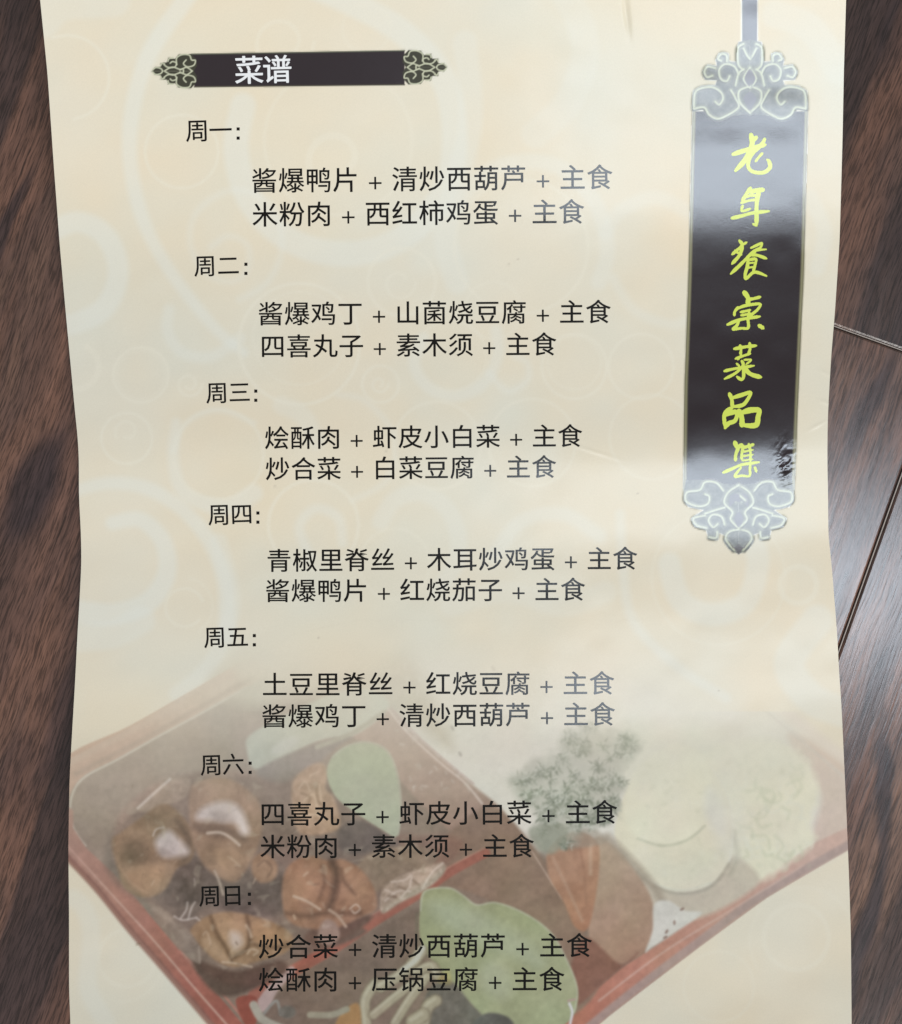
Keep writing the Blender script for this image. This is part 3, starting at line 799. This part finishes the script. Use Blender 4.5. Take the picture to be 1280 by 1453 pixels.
# dark heartwood figure of the boards: centre, half width, half length (photo pixels), lean, strength
FIGURE = [(48, 690, 34, 95, 24, .8), (8, 330, 12, 90, 26, .7), (1262, 1120, 12, 95, 4, .8), (1232, 1330, 13, 150, 11, .85),
          (1225, 600, 13, 110, 32, .7), (1290, 640, 16, 130, 32, .6), (96, 1000, 16, 120, 22, .5), (20, 1090, 20, 60, 20, .4), (1262, 40, 20, 70, 15, .5)]


def wood_material():
    m, nt, b = nodes("dark_wood")
    L = nt.links.new
    tc = nd(nt, "ShaderNodeTexCoord")
    oi = nd(nt, "ShaderNodeObjectInfo")
    off = nd(nt, "ShaderNodeVectorMath", operation='SCALE'); off.inputs[0].default_value = (3.1, 7.7, 1.3)
    L(oi.outputs["Random"], off.inputs["Scale"])
    add = nd(nt, "ShaderNodeVectorMath", operation='ADD')
    L(tc.outputs["Object"], add.inputs[0]); L(off.outputs[0], add.inputs[1])
    # wavy distortion of the grain
    wn = nd(nt, "ShaderNodeTexNoise"); wn.inputs["Scale"].default_value = 11; wn.inputs["Detail"].default_value = 4
    L(add.outputs[0], wn.inputs["Vector"])
    ws = nd(nt, "ShaderNodeVectorMath", operation='MULTIPLY_ADD')
    ws.inputs[1].default_value = (0.007, 0, 0); L(wn.outputs["Color"], ws.inputs[0]); L(add.outputs[0], ws.inputs[2])

    def noise(sx, sy, detail, rough=.55, src=ws):
        mp = nd(nt, "ShaderNodeMapping"); mp.inputs["Scale"].default_value = (sx, sy, sx)
        L(src.outputs[0], mp.inputs["Vector"])
        n = nd(nt, "ShaderNodeTexNoise"); n.inputs["Scale"].default_value = 1; n.inputs["Detail"].default_value = detail
        n.inputs["Roughness"].default_value = rough
        L(mp.outputs[0], n.inputs["Vector"])
        return n

    def ramp(src, stops):
        r = nd(nt, "ShaderNodeValToRGB"); e = r.color_ramp.elements
        while len(e) < len(stops): e.new(0.5)
        for i, (p, c) in enumerate(stops):
            e[i].position = p
            c = s2l(np.array(c) / 255.0) if isinstance(c, tuple) else np.array([c] * 3)
            e[i].color = (*c, 1)
        L(src, r.inputs[0])
        return r

    big = noise(38, 7, 3)                     # broad colour figure
    r1 = ramp(big.outputs["Fac"], [(.30, (62, 46, 42)), (.43, (92, 67, 58)), (.52, (107, 77, 64)), (.60, (86, 64, 56)), (.72, (118, 89, 73))])
    dk = noise(34, 3.2, 3, .5)                  # dark heart streaks
    r2 = ramp(dk.outputs["Fac"], [(.50, 0.0), (.57, 1.0)])
    mx = nd(nt, "ShaderNodeMix", data_type='RGBA', blend_type='MIX')
    mulk = nd(nt, "ShaderNodeMath", operation='MULTIPLY'); mulk.inputs[1].default_value = .74
    L(r2.outputs[0], mulk.inputs[0]); L(mulk.outputs[0], mx.inputs[0])
    L(r1.outputs[0], mx.inputs[6]); mx.inputs[7].default_value = (*s2l(np.array((46, 38, 40)) / 255), 1)
    gp = nd(nt, "ShaderNodeNewGeometry")
    prev = mx.outputs[2]
    wv = nd(nt, "ShaderNodeVectorMath", operation='MULTIPLY_ADD'); wv.inputs[1].default_value = (0.030, 0.030, 0)
    L(wn.outputs["Color"], wv.inputs[0]); L(gp.outputs["Position"], wv.inputs[2])
    for bx, by, hu, hv, lean, amt in FIGURE:
        m4 = nd(nt, "ShaderNodeMapping", vector_type='TEXTURE')
        m4.inputs["Location"].default_value = ((bx - 640) * PXM + .015, -(by - 726.5) * PXM + .015, 0)
        m4.inputs["Rotation"].default_value = (0, 0, -RAD(lean))
        m4.inputs["Scale"].default_value = (hu * PXM, hv * PXM, 1)
        L(wv.outputs[0], m4.inputs["Vector"])
        ln = nd(nt, "ShaderNodeVectorMath", operation='LENGTH'); L(m4.outputs[0], ln.inputs[0])
        mr4 = nd(nt, "ShaderNodeMapRange", interpolation_type='SMOOTHSTEP')
        mr4.inputs["From Min"].default_value = 1.35; mr4.inputs["From Max"].default_value = .55; mr4.inputs["To Min"].default_value = 0; mr4.inputs["To Max"].default_value = amt
        L(ln.outputs["Value"], mr4.inputs["Value"])
        mm = nd(nt, "ShaderNodeMix", data_type='RGBA', blend_type='MIX'); L(mr4.outputs[0], mm.inputs[0]); L(prev, mm.inputs[6])
        mm.inputs[7].default_value = (*s2l(np.array((44, 36, 40)) / 255), 1)
        prev = mm.outputs[2]
    fine = noise(2100, 150, 3, .65)            # short dark pores
    r3 = ramp(fine.outputs["Fac"], [(.40, .50), (.49, .98), (.62, 1.30)])
    m2 = nd(nt, "ShaderNodeMix", data_type='RGBA', blend_type='MULTIPLY'); m2.inputs[0].default_value = 1
    L(prev, m2.inputs[6]); L(r3.outputs[0], m2.inputs[7])
    ln_ = noise(1100, 16, 2, .5)              # long thin dark lines of the grain
    r5 = ramp(ln_.outputs["Fac"], [(.30, .55), (.37, 1.0), (.62, 1.0), (.72, 1.18)])
    m5 = nd(nt, "ShaderNodeMix", data_type='RGBA', blend_type='MULTIPLY'); m5.inputs[0].default_value = 1
    L(m2.outputs[2], m5.inputs[6]); L(r5.outputs[0], m5.inputs[7])
    med = noise(420, 22, 3, .6)
    r4 = ramp(med.outputs["Fac"], [(.35, .86), (.55, 1.0), (.7, 1.1)])
    m3 = nd(nt, "ShaderNodeMix", data_type='RGBA', blend_type='MULTIPLY'); m3.inputs[0].default_value = 1
    L(m5.outputs[2], m3.inputs[6]); L(r4.outputs[0], m3.inputs[7])
    tint = nd(nt, "ShaderNodeHueSaturation")
    mr = nd(nt, "ShaderNodeMapRange"); mr.inputs["To Min"].default_value = 1.0; mr.inputs["To Max"].default_value = 1.2
    L(oi.outputs["Random"], mr.inputs["Value"]); L(mr.outputs[0], tint.inputs["Value"]); L(m3.outputs[2], tint.inputs["Color"])
    L(tint.outputs[0], b.inputs["Base Color"])
    b.inputs["Specular IOR Level"].default_value = .8
    rr = nd(nt, "ShaderNodeMapRange"); rr.inputs["To Min"].default_value = .17; rr.inputs["To Max"].default_value = .28
    L(med.outputs["Fac"], rr.inputs["Value"]); L(rr.outputs[0], b.inputs["Roughness"])
    bu = nd(nt, "ShaderNodeBump"); bu.inputs["Strength"].default_value = .30; bu.inputs["Distance"].default_value = .0001
    L(fine.outputs["Fac"], bu.inputs["Height"])
    bu2 = nd(nt, "ShaderNodeBump"); bu2.inputs["Strength"].default_value = .22; bu2.inputs["Distance"].default_value = .0004
    L(med.outputs["Fac"], bu2.inputs["Height"]); L(bu.outputs[0], bu2.inputs["Normal"]); L(bu2.outputs[0], b.inputs["Normal"])
    return m


M_wood = wood_material()
M_sub, _nt, _b = nodes("groove_dirt")
_n = nd(_nt, "ShaderNodeTexNoise"); _n.inputs["Scale"].default_value = 900
_r = nd(_nt, "ShaderNodeValToRGB"); _r.color_ramp.elements[0].color = (.006, .004, .003, 1); _r.color_ramp.elements[1].color = (.05, .035, .025, 1)
_nt.links.new(_n.outputs["Fac"], _r.inputs[0]); _nt.links.new(_r.outputs[0], _b.inputs["Base Color"]); _b.inputs["Roughness"].default_value = .8

# ------------------------------------------------------------------ floor of wooden planks
floor = tag(empty("floor"), "dark brown wooden plank floor under the paper menu", kind="structure")
PX = D / FPX                      # metres per photo pixel at floor level
TH_ = math.atan2(80, 225)         # lean of the plank seams
floor_rot = -TH_
# in the rotated frame: u across the planks (photo pixels * PX), v along them
ct, st = math.cos(TH_), math.sin(TH_)


def uv_of(px, py):
    return (px * ct + py * st) * PX, (-px * st + py * ct) * PX     # v grows down the picture


u0c, v0c = uv_of(640, 726.5)
SEAM = (1431 * PX) - u0c
PWID = 780 * PX
_, vb = uv_of(1232, 480)
BUTT = -(vb - v0c)                # y in the rotated frame (up the picture)


def plank(xa, xb, ya, yb):
    g = 0.00032; ch = 0.0007; th = .012
    xa += g; xb -= g; ya += g * .7; yb -= g * .7
    lo = [(xa, ya), (xb, ya), (xb, yb), (xa, yb)]
    cx, cy = (xa + xb) / 2, (ya + yb) / 2
    ins = lambda k: [(x + (k if x < cx else -k), y + (k if y < cy else -k)) for x, y in lo]
    v = []
    for pts, z in ((lo, -th), (lo, -0.0007), (ins(ch * .35), -0.00025), (ins(ch), 0.0)):
        v += [(x - cx, y - cy, z) for x, y in pts]
    f = []
    for r in range(3):
        for i in range(4):
            j = (i + 1) % 4
            f.append((r * 4 + i, r * 4 + j, (r + 1) * 4 + j, (r + 1) * 4 + i))
    f.append((12, 13, 14, 15)); f.append((3, 2, 1, 0))
    o = mesh_np("plank", v, f, M_wood, floor, smooth=False)
    o.location = (cx, cy, 0)
    return o


floor.rotation_euler = (0, 0, floor_rot)
for ci, (jts) in {-2: (-.62, -.05, .60), -1: (-.70, .52), 0: (-.55, BUTT, .66), 1: (-.48, .58), 2: (-.6, .02, .62)}.items():
    xa = SEAM + (ci - 1) * PWID
    for a, bb in zip(jts[:-1], jts[1:]):
        plank(xa, xa + PWID, a, bb)
sv = [(-.6, -.8, -.0125), (.7, -.8, -.0125), (.7, .8, -.0125), (-.6, .8, -.0125), (-.6, -.8, -.0025), (.7, -.8, -.0025), (.7, .8, -.0025), (-.6, .8, -.0025)]
# dirt lying in the joints: a slab whose top is below the chamfers
so = mesh_np("underlay", [(x, y, z - .0100 if z > -.01 else z - .02) for x, y, z in sv], [(0, 3, 2, 1), (4, 5, 6, 7), (0, 1, 5, 4), (1, 2, 6, 5), (2, 3, 7, 6), (3, 0, 4, 7)], M_sub, floor, smooth=False)

M_edge, _nt, _b = nodes("pale_plank_edge")  # pale colour with the edge glint and wear put into it
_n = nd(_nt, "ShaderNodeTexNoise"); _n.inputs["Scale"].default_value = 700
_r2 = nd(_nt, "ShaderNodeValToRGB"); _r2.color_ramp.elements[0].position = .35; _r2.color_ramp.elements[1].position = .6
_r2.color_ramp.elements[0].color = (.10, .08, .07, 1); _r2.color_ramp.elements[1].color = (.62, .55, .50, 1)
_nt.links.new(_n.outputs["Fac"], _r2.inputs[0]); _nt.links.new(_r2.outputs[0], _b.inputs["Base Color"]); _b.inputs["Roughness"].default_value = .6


def box_obj(name, x0, x1, y0, y1, z0, z1, mat):
    v = [(x, y, z) for z in (z0, z1) for x, y in ((x0, y0), (x1, y0), (x1, y1), (x0, y1))]
    return mesh_np(name, v, [(0, 3, 2, 1), (4, 5, 6, 7), (0, 1, 5, 4), (1, 2, 6, 5), (2, 3, 7, 6), (3, 0, 4, 7)], mat, floor, smooth=False)


box_obj("pale_edge_strip", SEAM - PWID + .0004, SEAM - .0004, BUTT + .00002, BUTT + .00021, -.006, -.00022, M_edge)  # pale strips added in the gaps for the plank edges' glint and wear
box_obj("pale_edge_strip", SEAM + .00004, SEAM + .00031, -.47, .57, -.006, -.00035, M_edge)

# ------------------------------------------------------------------ the menu sheet
sheet = tag(empty("menu_sheet"), "creased cream paper menu with Chinese dish list and lunch box picture lying on wood", "menu")


def paper_mesh():
    step = 2.2
    ny = int((Y1 - Y0) / step); nx = 510
    t = np.linspace(0, 1, nx + 1); yv = np.linspace(Y0, Y1, ny + 1)
    T, Yg = np.meshgrid(t, yv)
    Xg = xleft(Yg) * (1 - T) + xright(Yg) * T
    top = P(Xg, Yg)
    nrm = PN(Xg, Yg)
    cols = sample(Xg, Yg)
    bot = top - nrm * 0.00022
    nv = top.shape[0] * top.shape[1]
    idx = np.arange(nv).reshape(top.shape[:2])
    q = np.stack([idx[1:, :-1], idx[1:, 1:], idx[:-1, 1:], idx[:-1, :-1]], -1).reshape(-1, 4)
    # plain back, built coarser, and a rim strip that gives the paper its thickness
    rim = np.concatenate([idx[0, :], idx[1:, -1], idx[-1, -2::-1], idx[-2:0:-1, 0]])
    rb = nv + np.arange(len(rim))
    rt2 = nv + len(rim) + np.arange(len(rim))
    tv = top.reshape(-1, 3); bv = bot.reshape(-1, 3)
    n_ = len(rim); i = np.arange(n_); j = (i + 1) % n_
    strip = np.stack([rt2[i], rt2[j], rb[j], rb[i]], -1)
    bx = idx[::10, ::10]
    base_i = nv + 2 * n_
    bsel = bot[::10, ::10].reshape(-1, 3)
    bi = base_i + np.arange(len(bsel)).reshape(bx.shape)
    qb = np.stack([bi[:-1, :-1], bi[:-1, 1:], bi[1:, 1:], bi[1:, :-1]], -1).reshape(-1, 4)
    V = np.vstack([tv, bv[rim], tv[rim], bsel])
    white = np.ones((len(V) - nv, 3)) * s2l(np.array([228, 224, 212]) / 255)
    cc = np.vstack([cols.reshape(-1, 3), white])
    return mesh_np("paper", V, np.vstack([q, strip, qb]), M_print, sheet, cols=cc)


paper_mesh()


def decal(name, bbox, step, mask, mat, parent, lift, paint=True, clip=False):
    x0, x1, y0, y1 = bbox
    nx = int((x1 - x0) / step); ny = int((y1 - y0) / step)
    Xg, Yg = np.meshgrid(np.linspace(x0, x1, nx + 1), np.linspace(y0, y1, ny + 1))
    if clip:   # fit the grid to the sheet's own edges
        T = (Xg - x0) / (x1 - x0)
        Xg = (xleft(Yg) + .4) * (1 - T) + (xright(Yg) - .4) * T
    xc = (Xg[:-1, :-1] + Xg[1:, 1:]) / 2; yc = (Yg[:-1, :-1] + Yg[1:, 1:]) / 2
    keep = mask(xc, yc)
    idx = np.arange(Xg.size).reshape(Xg.shape)
    q = np.stack([idx[1:, :-1], idx[1:, 1:], idx[:-1, 1:], idx[:-1, :-1]], -1)[keep]
    used = np.unique(q)
    rem = np.zeros(Xg.size, dtype=np.int64); rem[used] = np.arange(len(used))
    X1 = Xg.ravel()[used]; Y1_ = Yg.ravel()[used]
    V = P(X1, Y1_, lift)
    nr = PN(X1, Y1_) if not paint else None
    return mesh_np(name, V, rem[q], mat, parent, cols=sample(X1, Y1_) if paint else None, normals=nr)


TR = np.array(TRAY)
food = decal("food_picture", (60, 1220, 880, 1588), 1.3, lambda x, y: sd_poly(x, y, TR) < 1.0, M_print, sheet, 0.000006, clip=True)
food["label"] = "faded printed photograph of a red lunch box with stewed meat, squash and parsley"

tb = decal("title_banner", (212, 638, 68, 128), 1.0, lambda x, y: sd_poly(x, y, title_sil[0]) < 1.0, M_banner, sheet, 0.00001)
tb["label"] = "short dark title bar with silver scroll ends"

vsil_top = []
for p in top_sil: vsil_top.append((960 + p[0] / 6.095, p[1] / 6.095))
vl = [(2 * 1064.2 - x, y) for x, y in vsil_top]
bs = [(950 + p[0] / 5.818, 600 + p[1] / 5.818) for p in bot_sil]
bl = [(2 * 1048.3 - x, y) for x, y in bs]
stem = [(1052, -128), (1075.5, -128), (1075.5, 66), (1052, 66)]


def vmask(x, y):
    d = np.full(x.shape, 99.0)
    for q in (vsil_top, vl, bs, bl, stem, VB):
        d = np.minimum(d, sd_poly(x, y, np.array(q, dtype=float)))
    return d < 1.0


vbn = decal("hanging_banner", (966, 1150, -126, 790), 1.0, vmask, M_banner, sheet, 0.00001)
vbn["label"] = "long dark vertical banner with silver cloud scrolls at both ends"

# ------------------------------------------------------------------ printed lettering
_cache = {}


def glyph(ch):
    if ch not in _cache:
        cu = bpy.data.curves.new("glyph_" + str(len(_cache)), 'FONT')
        cu.body = ch; cu.size = 1.0; cu.resolution_u = 3
        o = bpy.data.objects.new("tmp", cu); COL.objects.link(o)
        dg = bpy.context.evaluated_depsgraph_get(); dg.update()
        me = o.evaluated_get(dg).to_mesh()
        me.calc_loop_triangles()
        v = np.array([tuple(p.co)[:2] for p in me.vertices]) if len(me.vertices) else np.zeros((0, 2))
        f = np.array([tuple(t.vertices) for t in me.loop_triangles]) if len(me.loop_triangles) else np.zeros((0, 3), int)
        o.evaluated_get(dg).to_mesh_clear()
        bpy.data.objects.remove(o); bpy.data.curves.remove(cu)
        _cache[ch] = (v, f)
    return _cache[ch]


gv, _ = glyph("国")
EM_C = (gv.min(0) + gv.max(0)) / 2
EM_S = (gv.max(0) - gv.min(0)).max() / .90


def refine(v, f, maxlen):
    """split long triangle edges so that the ink follows the curve of the paper"""
    for _ in range(4):
        cache = {}; vs = [tuple(p) for p in v]; nf = []; ch = False

        def mid(a, b):
            k = (min(a, b), max(a, b))
            if k not in cache:
                cache[k] = len(vs); vs.append(((vs[a][0] + vs[b][0]) / 2, (vs[a][1] + vs[b][1]) / 2))
            return cache[k]

        def long_(a, b): return math.hypot(vs[a][0] - vs[b][0], vs[a][1] - vs[b][1]) > maxlen
        for a, b, c in f:
            la, lb, lc = long_(a, b), long_(b, c), long_(c, a)
            k = la + lb + lc
            if k == 0: nf.append((a, b, c)); continue
            ch = True
            if k == 3:
                x, y, z = mid(a, b), mid(b, c), mid(c, a); nf += [(a, x, z), (x, b, y), (z, y, c), (x, y, z)]
            else:
                while not long_(a, b) or (k == 2 and long_(c, a)): a, b, c = b, c, a
                if k == 1:
                    x = mid(a, b); nf += [(a, x, c), (x, b, c)]
                else:
                    x = mid(a, b); y = mid(b, c); nf += [(a, x, c), (x, y, c), (x, b, y)]
        v, f = np.array(vs), nf
        if not ch: break
    return np.array(v), np.array(f)


PLUS = [(-9, -1.1), (-1.1, -1.1), (-1.1, -9), (1.1, -9), (1.1, -1.1), (9, -1.1), (9, 1.1), (1.1, 1.1), (1.1, 9), (-1.1, 9), (-1.1, 1.1), (-9, 1.1)]


def text_line(name, chars, xa, xb, ya, yb, size, mat, parent, sy=1.0, lift=0.00003, bold=0.30):
    """chars laid from the centre of the first to the centre of the last, in photo-plane units"""
    pos = [0.0]; kinds = list(chars)
    for i in range(1, len(kinds)):
        a = 1.0
        if '+' in (kinds[i], kinds[i - 1]): a = 1.09
        pos.append(pos[-1] + a)
    L = pos[-1] if pos[-1] else 1
    ang = math.atan2(yb - ya, xb - xa) if xb > xa else 0
    Vs, Fs, n = [], [], 0
    for ch, p in zip(kinds, pos):
        t = p / L
        cx = xa + (xb - xa) * t; cy = ya + (yb - ya) * t
        if ch == '+':
            v = np.array(PLUS) * (size / 38.0); f = [(0, 1, 10), (0, 10, 11), (2, 3, 4), (1, 2, 4), (1, 4, 7), (1, 7, 10), (4, 5, 6), (4, 6, 7), (7, 8, 9), (7, 9, 10)]
            cy += 4.5
            v = np.array(v); f = np.array(f)
        else:
            g, f = glyph(ch)
            v = (g - EM_C) / EM_S * size
            v = v * np.array([1, -sy])
            f = f[:, ::-1]
        # keep triangles facing up after the y flip
        x = v[:, 0] * math.cos(ang) - v[:, 1] * math.sin(ang) + cx
        y = v[:, 0] * math.sin(ang) + v[:, 1] * math.cos(ang) + cy
        v2, f2 = refine(np.stack([x, y], 1), [tuple(int(q) for q in t_) for t_ in f], 12.0)
        Vs.append(v2); Fs.append(f2 + n); n += len(v2)
    V = np.vstack(Vs); F = np.vstack(Fs)
    # heavier strokes: two more layers of ink, a fraction of a millimetre apart
    m_ = len(V)
    V = np.vstack([V + (-bold, -bold * .5), V + (bold, -bold * .3), V + (0, bold * .8)])
    F = np.vstack([F, F + m_, F + 2 * m_])
    lift = np.repeat([lift, lift + 6e-6, lift + 12e-6], m_)
    # orientation: photo y points down
    a, b, c = V[F[:, 0]], V[F[:, 1]], V[F[:, 2]]
    cr = (b[:, 0] - a[:, 0]) * (c[:, 1] - a[:, 1]) - (b[:, 1] - a[:, 1]) * (c[:, 0] - a[:, 0])
    F[cr > 0] = F[cr > 0][:, ::-1]
    F = F[np.abs(cr) > 1e-6]
    return mesh_np(name, P(V[:, 0], V[:, 1], lift), F, mat, parent, normals=PN(V[:, 0], V[:, 1]))


LINES = [("酱爆鸭片+清炒西葫芦+主食", 375, 851, 257, 252), ("米粉肉+西红柿鸡蛋+主食", 376, 811, 305, 301),
         ("酱爆鸡丁+山菌烧豆腐+主食", 384, 849, 446, 443), ("四喜丸子+素木须+主食", 387, 772, 492, 489),
         ("烩酥肉+虾皮小白菜+主食", 393, 809, 622, 619), ("炒合菜+白菜豆腐+主食", 394, 772, 666, 663),
         ("青椒里脊丝+木耳炒鸡蛋+主食", 396, 887, 796, 793), ("酱爆鸭片+红烧茄子+主食", 394, 813, 839, 837),
         ("土豆里脊丝+红烧豆腐+主食", 390, 854, 972, 970), ("酱爆鸡丁+清炒西葫芦+主食", 389, 855, 1017, 1014),
         ("四喜丸子+虾皮小白菜+主食", 387, 858, 1156, 1153), ("米粉肉+素木须+主食", 387, 740, 1202, 1201),
         ("炒合菜+清炒西葫芦+主食", 385, 822, 1344, 1342), ("烩酥肉+压锅豆腐+主食", 385, 783, 1391, 1390)]
for t, xa, xb, ya, yb in LINES:
    n = len(t)
    pitch = (xb - xa) / (n - 1 + .09 * 4)
    o = text_line("dish_line", t, xa, xb, ya, yb, pitch * .955, M_ink, sheet, sy=1.0 if ya < 400 else .97)
    o["label"] = "printed dish line reading " + t

DAYS = [("周一", 280, 313, 338, 186), ("周二", 291, 324, 349, 378), ("周三", 308, 340, 363, 558), ("周四", 311, 343, 366, 731),
        ("周五", 305, 337, 361, 905), ("周六", 300, 331, 355, 1086), ("周日", 298, 330, 354, 1272)]
DOT = [(-2.2, -2.2), (2.2, -2.2), (2.2, 2.2), (-2.2, 2.2)]
for t, xa, xb, xc, y in DAYS:
    sz = 33 if y < 300 else 31.5
    o = text_line("day_heading", t, xa, xb, y, y - 1, sz, M_ink, sheet)
    o["label"] = "printed day heading " + t
    q = np.array(DOT); V = np.vstack([q + (xc, y - 3), q + (xc, y + 10)])
    F = np.array([(3, 2, 1, 0), (7, 6, 5, 4)])
    mesh_np("colon", P(V[:, 0], V[:, 1], .00003), F, M_ink, o, normals=PN(V[:, 0], V[:, 1]))

text_line("title_lettering", "菜谱", 353.5, 393.5, 100, 99, 41.5, M_white, tb, lift=.00004, bold=.5)

# brush characters of the long banner, drawn stroke by stroke: (points, width)
def br(off, k, strokes):
    return [([(off[0] + x / k, off[1] + y / k) for x, y in pts], w / k) for pts, w in strokes]


A = (960, 170); B = (960, 390); E = (950, 600); K = 6.095
CALL = [
    br(A, K, [([(645, 130), (655, 190), (640, 250), (590, 350), (510, 440)], 34), ([(690, 150), (660, 180), (640, 140)], 26), ([(490, 298), (600, 262), (700, 232), (768, 216)], 30),
              ([(762, 168), (735, 215), (665, 280), (628, 340), (622, 410), (665, 450), (755, 455), (808, 412), (800, 360), (785, 345)], 27), ([(742, 290), (712, 322), (682, 362)], 18)]),
    br(A, K, [([(640, 590), (605, 640), (568, 702)], 26), ([(640, 625), (700, 608), (755, 605)], 30), ([(590, 668), (640, 655), (690, 655)], 20), ([(560, 718), (620, 700), (690, 690)], 18),
              ([(572, 742), (566, 790), (640, 768)], 18), ([(716, 610), (695, 700), (692, 800), (692, 912)], 30), ([(692, 915), (660, 900)], 18), ([(480, 850), (560, 832), (660, 805), (800, 790)], 24)]),
    br(A, K, [([(545, 1045), (568, 1085), (520, 1130), (480, 1165)], 22), ([(555, 1092), (608, 1058)], 18), ([(570, 1095), (545, 1170), (480, 1245)], 24), ([(505, 1130), (545, 1160), (560, 1165)], 18),
              ([(645, 1108), (700, 1082), (738, 1068), (725, 1105), (690, 1125), (775, 1120)], 18), ([(690, 1125), (640, 1165), (560, 1245), (470, 1332)], 24), ([(640, 1165), (700, 1172), (778, 1200)], 22),
              ([(620, 1200), (612, 1270), (595, 1330), (600, 1375), (655, 1325), (700, 1320), (778, 1350)], 22), ([(625, 1212), (685, 1205), (678, 1260), (660, 1320)], 20), ([(620, 1240), (670, 1235)], 14), ([(615, 1280), (665, 1272)], 14)]),
    br(B, K, [([(585, 150), (618, 200), (615, 255)], 32), ([(620, 212), (670, 205), (725, 190)], 22), ([(535, 280), (505, 315), (500, 352)], 20), ([(525, 292), (600, 265), (720, 252), (705, 295), (660, 335), (612, 372)], 20),
              ([(555, 322), (640, 305)], 18), ([(560, 350), (650, 335)], 18), ([(442, 430), (540, 390), (640, 372), (722, 360)], 22), ([(540, 400), (520, 440), (490, 470), (560, 462), (620, 458), (618, 380), (632, 300)], 20), ([(715, 438), (752, 462)], 28)]),
    br(B, K, [([(500, 640), (600, 622), (690, 612)], 22), ([(550, 610), (558, 650), (552, 685)], 20), ([(632, 590), (636, 640), (622, 680)], 20), ([(512, 725), (580, 700), (640, 680)], 18),
              ([(562, 690), (530, 735)], 14), ([(520, 768), (545, 790)], 16), ([(585, 735), (645, 735), (600, 775)], 14), ([(415, 832), (500, 812), (670, 785)], 20), ([(565, 745), (575, 785), (510, 850), (415, 900)], 20),
              ([(580, 800), (580, 880), (560, 905), (522, 880)], 22), ([(588, 808), (640, 858), (730, 885)], 30)]),
    br(B, K, [([(458, 1028), (478, 1080), (482, 1140)], 26), ([(490, 1062), (560, 1040), (640, 1020), (600, 1100), (560, 1130), (482, 1142)], 26), ([(480, 1150), (430, 1180), (412, 1220), (420, 1320)], 26),
              ([(430, 1210), (500, 1185), (525, 1200), (505, 1262), (450, 1285), (420, 1325)], 30), ([(540, 1175), (565, 1240), (565, 1308)], 36), ([(570, 1190), (640, 1170), (712, 1172), (705, 1230), (685, 1300), (570, 1300)], 36)]),
    br(E, 5.818, [([(540, 160), (560, 200), (600, 180)], 28), ([(570, 205), (548, 260), (545, 312)], 22), ([(610, 190), (598, 250), (596, 300)], 20), ([(612, 205), (660, 190), (695, 178)], 20), ([(606, 240), (690, 222)], 14),
                  ([(602, 275), (690, 262)], 14), ([(600, 312), (690, 300)], 12), ([(655, 175), (668, 240), (668, 320)], 18), ([(445, 410), (520, 378), (600, 345), (740, 325)], 20), ([(590, 370), (540, 440), (600, 436), (660, 438), (664, 380), (668, 330)], 17),
                  ([(705, 368), (718, 405)], 18)]),
]
NAMES = "老年餐桌菜品集"
for ch, st_ in zip(NAMES, CALL):
    allp = [p for pts, w in st_ for p in pts]
    bb = (min(p[0] for p in allp) - 5, max(p[0] for p in allp) + 5, min(p[1] for p in allp) - 5, max(p[1] for p in allp) + 5)
    curves = [(catmull(pts, False, 5) if len(pts) > 2 else np.array(pts, dtype=float), w) for pts, w in st_]

    def cm(x, y, curves=curves):
        d = np.full(x.shape, 99.0)
        for q, w in curves:
            d = np.minimum(d, sd_line(x, y, q, w, None, ([0, .15, .5, .85, 1], [w * 1.0, w * 1.45, w * 1.15, w * 1.35, w * .7])))
        return d < 0
    o = decal("brush_character", bb, .45, cm, M_yellow, vbn, .00004, paint=False)
    o["label"] = "yellow green brush character " + ch
